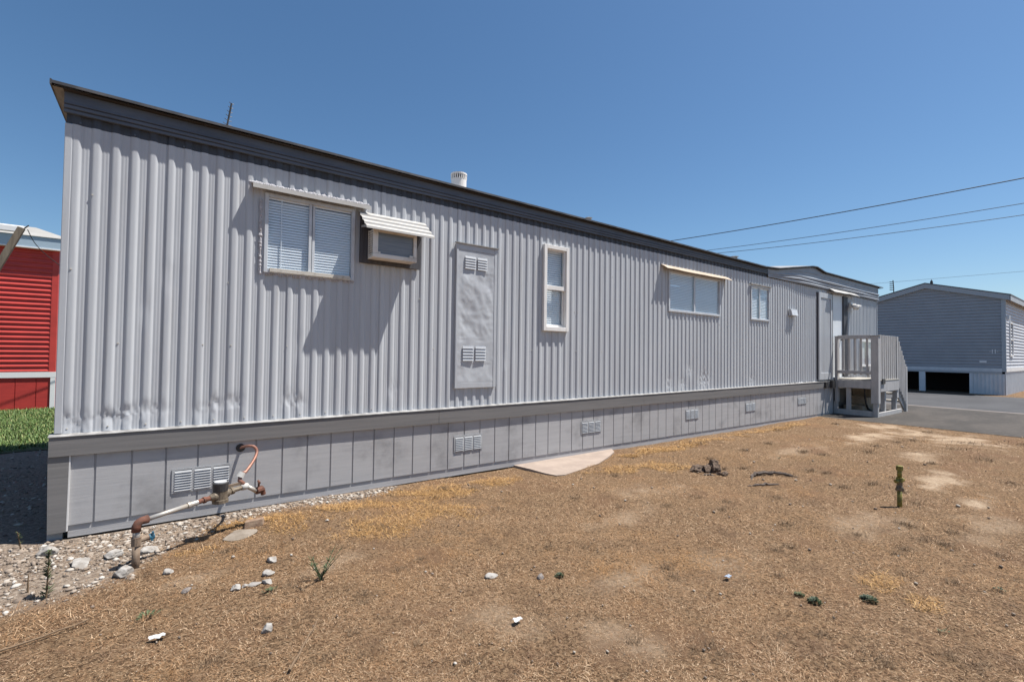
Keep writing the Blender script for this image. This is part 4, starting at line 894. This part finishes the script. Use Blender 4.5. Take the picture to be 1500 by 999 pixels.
# ------------------------------------------------------------------ weeds
def leaf(mb, p, d, L, w, up=.3):
    d = Vector(d).normalized(); s = d.cross(Vector((0, 0, 1)))
    s = s.normalized() if s.length > .01 else Vector((1, 0, 0)); p = Vector(p); m1 = p+d*L*.5+Vector((0, 0, up*L*.2)); e = p+d*L
    mb.quad(p, m1-s*w/2, e, m1+s*w/2)
def spire(x, y, h, lab, m='leaf', lean=(0, 0), dens=60, seed=1, ll=.035):
    r = random.Random(seed); z = G(x, y); t = thing('weed', (x, y, z), lab, 'weed', 'green weeds in the dry yard')
    p = [(x+lean[0]*k/5, y+lean[1]*k/5, z+h*k/5) for k in range(6)]; MB().tube(p, [.005, .0045, .004, .0035, .003, .002], 6).build('stem', 'stalk', t)
    mb = MB()
    for i in range(dens):
        k = r.random()**.8; a = r.uniform(0, 6.28); q = Vector((x+lean[0]*k, y+lean[1]*k, z+h*k)); leaf(mb, q, (math.cos(a), math.sin(a), r.uniform(.1, 1.2)), ll*(1.15-.6*k)*r.uniform(.6, 1.2), ll*.24)
    mb.build('leaves', m, t)
spire(-.46, 3.55, .25, 'tall thin green spire weed at the far left beside the gravel', seed=2, lean=(.006, .0), dens=110, ll=.04)
spire(-.70, 4.42, .13, 'pale double weed in the shade edge by the skirt corner', seed=3, lean=(-.02, 0), dens=40, ll=.03)
spire(-.55, 3.67, .10, 'dry leafless grey stem left of the tall spire weed', 'stalk', seed=4, dens=6, ll=.015)
def bush(x, y, h, lab, n=9, spread=.11, m='leaf', seed=1, ll=.028):
    r = random.Random(seed); z = G(x, y); t = thing('weed', (x, y, z), lab, 'weed', 'green weeds in the dry yard'); st_ = MB(); lv = MB()
    for i in range(n):
        a = r.uniform(0, 6.28); s = spread*r.uniform(.35, 1); H_ = h*r.uniform(.55, 1); p = [Vector((x+math.cos(a)*s*k**1.4, y+math.sin(a)*s*k**1.4, z+H_*k)) for k in np.linspace(0, 1, 6)]
        st_.tube(p, [.0035-.0004*k for k in range(6)], 5)
        for j in range(14):
            k = r.uniform(.25, 1); b = r.uniform(0, 6.28); q = p[0].lerp(p[-1], k); q = p[min(5, int(k*5))]; leaf(lv, q, (math.cos(b), math.sin(b), r.uniform(.3, 1.4)), ll*r.uniform(.6, 1.2), ll*.25)
    st_.build('stems', m, t); lv.build('leaves', m, t)
bush(.78, 2.88, .17, 'loose branching green weed in the dry grass below the skirt vent', seed=5, n=8, spread=.15)
def rosette(x, y, r0, lab, m='leaf_dark', n=120, seed=1):
    r = random.Random(seed); z = G(x, y); mb = MB()
    for i in range(n):
        a = r.uniform(0, 6.28); k = r.random()**.6*r0; leaf(mb, (x+math.cos(a)*k*.6, y+math.sin(a)*k*.6, z+.004+r0*.5*r.random()*(1-k/r0)), (math.cos(a), math.sin(a), r.uniform(.1, .9)), r0*r.uniform(.3, .6), r0*.18)
    tag(mb.build('weed', m, origin=(x, y, z)), lab, 'weed', 'green weeds in the dry yard')
rosette(2.92, 1.10, .045, 'dark green weed clump, middle one of three on the right foreground', seed=1)
rosette(2.93, 1.18, .032, 'smallest green weed just behind the dark middle clump', 'leaf', seed=2)
rosette(3.20, .93, .050, 'bright green weed clump nearest to the orange straw streak', 'leaf_dark', seed=3)
rosette(3.14, .60, .035, 'sparse pale weed in the dry grass at lower right', 'leaf', n=18, seed=4)
rosette(3.96, .52, .038, 'low green weed at the far right of the dry yard', 'leaf_dark', n=24, seed=5)
rosette(1.98, 2.14, .035, 'little dark green weed right of the brown stone', seed=6)
rosette(.52, 2.90, .05, 'flat green sprig below the short row of rocks', 'leaf', n=22, seed=7)
rosette(-.02, 2.98, .06, 'sparse green sprig left of the bare dirt patch', 'leaf', n=22, seed=8)
rosette(6.6, 2.9, .04, 'tiny green weed far behind the curved root', seed=9, n=20)

# ------------------------------------------------------------------ straw, lawn, gravel
def blades(name, x, y, L, W, tilt, m, zoff=0.0):
    n = len(x); z = gzn(x, y)+zoff; a = nr.uniform(0, 2*np.pi, n); dx, dy = np.cos(a), np.sin(a); ct, st_ = np.cos(tilt), np.sin(tilt)
    b = nr.uniform(-.5, .5, n)
    base = np.stack([x, y, z], -1)
    side = np.stack([-dy, dx, np.zeros(n)], -1)*W[:, None]/2
    mid = base+np.stack([dx*ct, dy*ct, st_], -1)*(L*.55)[:, None]
    a2 = a+b; tip = mid+np.stack([np.cos(a2)*ct, np.sin(a2)*ct, st_*.3], -1)*(L*.45)[:, None]
    V = np.stack([base-side, base+side, mid+side*.8, mid-side*.8, tip], 1)
    i = np.arange(n)*5
    Fc = np.concatenate([np.stack([i, i+1, i+2], -1), np.stack([i, i+2, i+3], -1), np.stack([i+3, i+2, i+4], -1)])
    return fast(name, V.reshape(-1, 3), Fc, m)
N = 900000
th = nr.uniform(math.radians(-14), math.radians(112), N); r = np.exp(nr.uniform(math.log(1.6), math.log(14.5), N)); x, y = r*np.cos(th), r*np.sin(th)
def sn(x, y, s, k): return .5+.25*(np.sin(x*s+1.3*k)*np.cos(y*s*1.13+k)+np.sin((x+y)*s*.71+2*k)*np.cos((x-y)*s*.83-k))
slab_in = ((x > 3.35) & (x < 5.2) & (y > 3.8+np.clip(x-3.55, 0, 9)**1*.36))
keep = (x < 12.2+.06*np.sin(y*5)) & (y < 4.50) & (x > -2.5) & ~slab_in
dens = .5+.6*sn(x, y, 2.6, 1)*sn(x, y, 6.3, 2)**.5; dens *= np.clip(.95+1.3*fbm(x*2.1, y*2.1), .12, 1.3)*np.clip(1+.9*fbm(x*.45+3, y*.45), .35, 1.3); dens *= 1-.96*spots(BARE, x, y); dens *= 1-.6*spots(WORN, x, y); dens *= 1-.85*stony_f(x, y)
keep &= nr.random(N) < dens*1.6
x, y, r = x[keep], y[keep], r[keep]
tuft = np.clip((sn(x, y, 4.7, 5)-.55)*4, 0, 1)
sc_l = np.clip(r/3, .75, 3)**.45
L = nr.uniform(.006, .024, len(x))*np.where(nr.random(len(x)) < .05, 2.8, 1)*sc_l*(1+.5*tuft); W = nr.uniform(.0010, .0022, len(x))*np.clip(r/3, .8, 4)**.75
tilt = np.abs(nr.normal(.12, .22, len(x)))+.25*tuft*nr.random(len(x))
tag(blades('dry_grass', x, y, L, W, tilt, 'straw', .002), kind='stuff')
ox, oy = [], []
for cx, cy, rx, ry in ORANGE:
    n = int(9000*rx*ry/.05*.28)+300; px_ = cx+rx*nr.uniform(-2, 2, n*3); py_ = cy+ry*nr.uniform(-2, 2, n*3); k = nr.random(n*3) < spots([(cx, cy, rx, ry)], px_, py_)**1.5; ox.append(px_[k]); oy.append(py_[k])
ox, oy = np.concatenate(ox), np.concatenate(oy); k = (oy < 4.5) & ~((ox > 3.35) & (ox < 5.2) & (oy > 3.8+np.clip(ox-3.55, 0, 9)*.36)); ox, oy = ox[k], oy[k]; rr = np.hypot(ox, oy)
tag(blades('orange_grass', ox, oy, nr.uniform(.02, .06, len(ox)), nr.uniform(.0016, .003, len(ox))*np.clip(rr/3, .8, 3)**.7, np.abs(nr.normal(.2, .28, len(ox))), 'straw_orange', .003), kind='stuff')
# upright brown tufts
TU = [(4.64, .98, .10), (10.54, 1.7, .16), (9.55, 1.69, .14), (2.4, 1.06, .08), (.34, 4.24, .07), (5.0, .9, .07), (4.9, 1.15, .06), (11.2, 1.2, .16), (10.0, 2.3, .12), (4.2, 2.3, .07), (9.0, 1.3, .12), (8.2, 2.4, .1), (11.5, 2.4, .14), (-.05, 3.55, .05), (2.6, .75, .06), (1.1, 1.75, .06), (.75, 2.05, .06), (3.6, 1.5, .05), (2.9, .45, .06), (6.3, 2.4, .08), (7.6, .9, .1), (10.9, 1.0, .14), (.2, 2.4, .05), (2.0, 1.25, .06)]
for k in range(120):
    a = nr.uniform(-.2, 1.5); q = math.exp(nr.uniform(math.log(2.2), math.log(12))); px_, py_ = q*math.cos(a), q*math.sin(a)
    if px_ < 12 and py_ < 4.3 and not (3.3 < px_ < 5.3 and py_ > 3.7): TU.append((px_, py_, .025*q**.5))
ux, uy, ul = [], [], []
for cx, cy, s in TU:
    n = 120; ux.append(cx+nr.standard_t(3, n)*s*.6); uy.append(cy+nr.standard_t(3, n)*s*.45); ul.append(np.full(n, s))
ux, uy, ul = map(np.concatenate, (ux, uy, ul)); rr = np.hypot(ux, uy)
tag(blades('brown_grass', ux, uy, np.clip(ul, .03, .09)*nr.uniform(.3, 1.0, len(ux)), .002*np.clip(rr/3, .8, 4)**.7, np.abs(nr.normal(.55, .35, len(ux))), 'rusty_tuft', .001), kind='stuff')
# lawn
N = 110000; x = nr.uniform(-9, -.6, N); y = 8.15+6*nr.random(N)**1.25; k = (y > 8.35+.18*np.sin(3*x)+.1*np.sin(9*x)+.25*nr.random(N)) & (y < 13.98) & ~((x > -.62) & (y < 8.3)); x, y = x[k], y[k]
def lawn_patch():
    V, Fc = [], []
    return None
tag(blades('lawn_grass', x, y, nr.uniform(.04, .10, len(x)), nr.uniform(.006, .011, len(x)), nr.uniform(.6, 1.4, len(x)), 'lawn'), kind='stuff')
lx = np.linspace(-12, -.4, 60); ly = np.linspace(8.35, 14.05, 40)
mb = MB(); mb.grid([[(a, b+(.12*math.sin(3*a)+.06*math.sin(9*a) if j == 0 else 0), G(a, b)+.012) for j, b in enumerate(ly)] for a in lx])
M['turf'] = mat('turf_soil', (.04, .06, .02), .9, col2=(.07, .085, .03), nscale=(4, 4, 4)); tag(mb.build('lawn', 'turf'), kind='structure')
# gravel by the skirt and in the house's shade
ico = rock_mesh('tmp', 'rock', 3, 1, .7); pv = np.array([v.co[:] for v in ico.vertices]); pf = np.array([p.vertices[:] for p in ico.polygons]); bpy.data.meshes.remove(ico)
N = 16000; x = np.concatenate([nr.uniform(-.9, 2.3, N), nr.uniform(-3.6, -.55, 6000)]); y = np.concatenate([4.52-1.3*nr.random(N)**1.4, nr.uniform(3.5, 8.7, 6000)])
k = nr.random(len(x)) < np.clip(stony_f(x, y)*1.1, 0, 1)*np.clip(.75+.9*fbm(x*.8, y*.8), .15, 1); x, y = x[k], y[k]; k = ~((x > -.6) & (y > 4.5)); x, y = x[k], y[k]; n = len(x)
s = .004+.017*nr.random(n)**3.2 + .010*(nr.random(n) < .05); rot = nr.uniform(0, 6.28, n)
shp = nr.uniform(.65, 1.35, (n, 3))*np.array([1, 1, .75]); P = pv[None]*shp[:, None, :]*s[:, None, None]*(1+.25*nr.normal(0, 1, (n, len(pv), 1)))
c, sn_ = np.cos(rot)[:, None], np.sin(rot)[:, None]
PX = P[..., 0]*c-P[..., 1]*sn_+x[:, None]; PY = P[..., 0]*sn_+P[..., 1]*c+y[:, None]; PZ_ = P[..., 2]+(gzn(x, y)+s*.25)[:, None]
tag(fast('gravel', np.stack([PX, PY, PZ_], -1).reshape(-1, 3), (pf[None]+(np.arange(n)*len(pv))[:, None, None]).reshape(-1, 3), 'gravel'), kind='stuff')
# sparse small stones over the yard
N = 900; a = nr.uniform(-.2, 1.75, N); r = np.exp(nr.uniform(math.log(1.8), math.log(12), N)); x, y = r*np.cos(a), r*np.sin(a); k = (y < 4.4) & (x < 12.1); x, y, r = x[k], y[k], r[k]; n = len(x); s = (.003+.009*nr.random(n)**3)*np.clip(r/3, .8, 2)
P = pv[None]*s[:, None, None]*nr.uniform(.6, 1.4, (n, 1, 3))
tag(fast('pebbles', np.stack([P[..., 0]+x[:, None], P[..., 1]+y[:, None], P[..., 2]*.8+(gzn(x, y)+s*.5+.004)[:, None]], -1).reshape(-1, 3), (pf[None]+(np.arange(n)*len(pv))[:, None, None]).reshape(-1, 3), 'gravel'), kind='stuff')

# ------------------------------------------------------------------ lift everything so that the yard lies near z = 0
for o in list(COL.objects):
    if o.parent is None: o.location.z += H
    if '_w' in o.keys(): del o['_w']
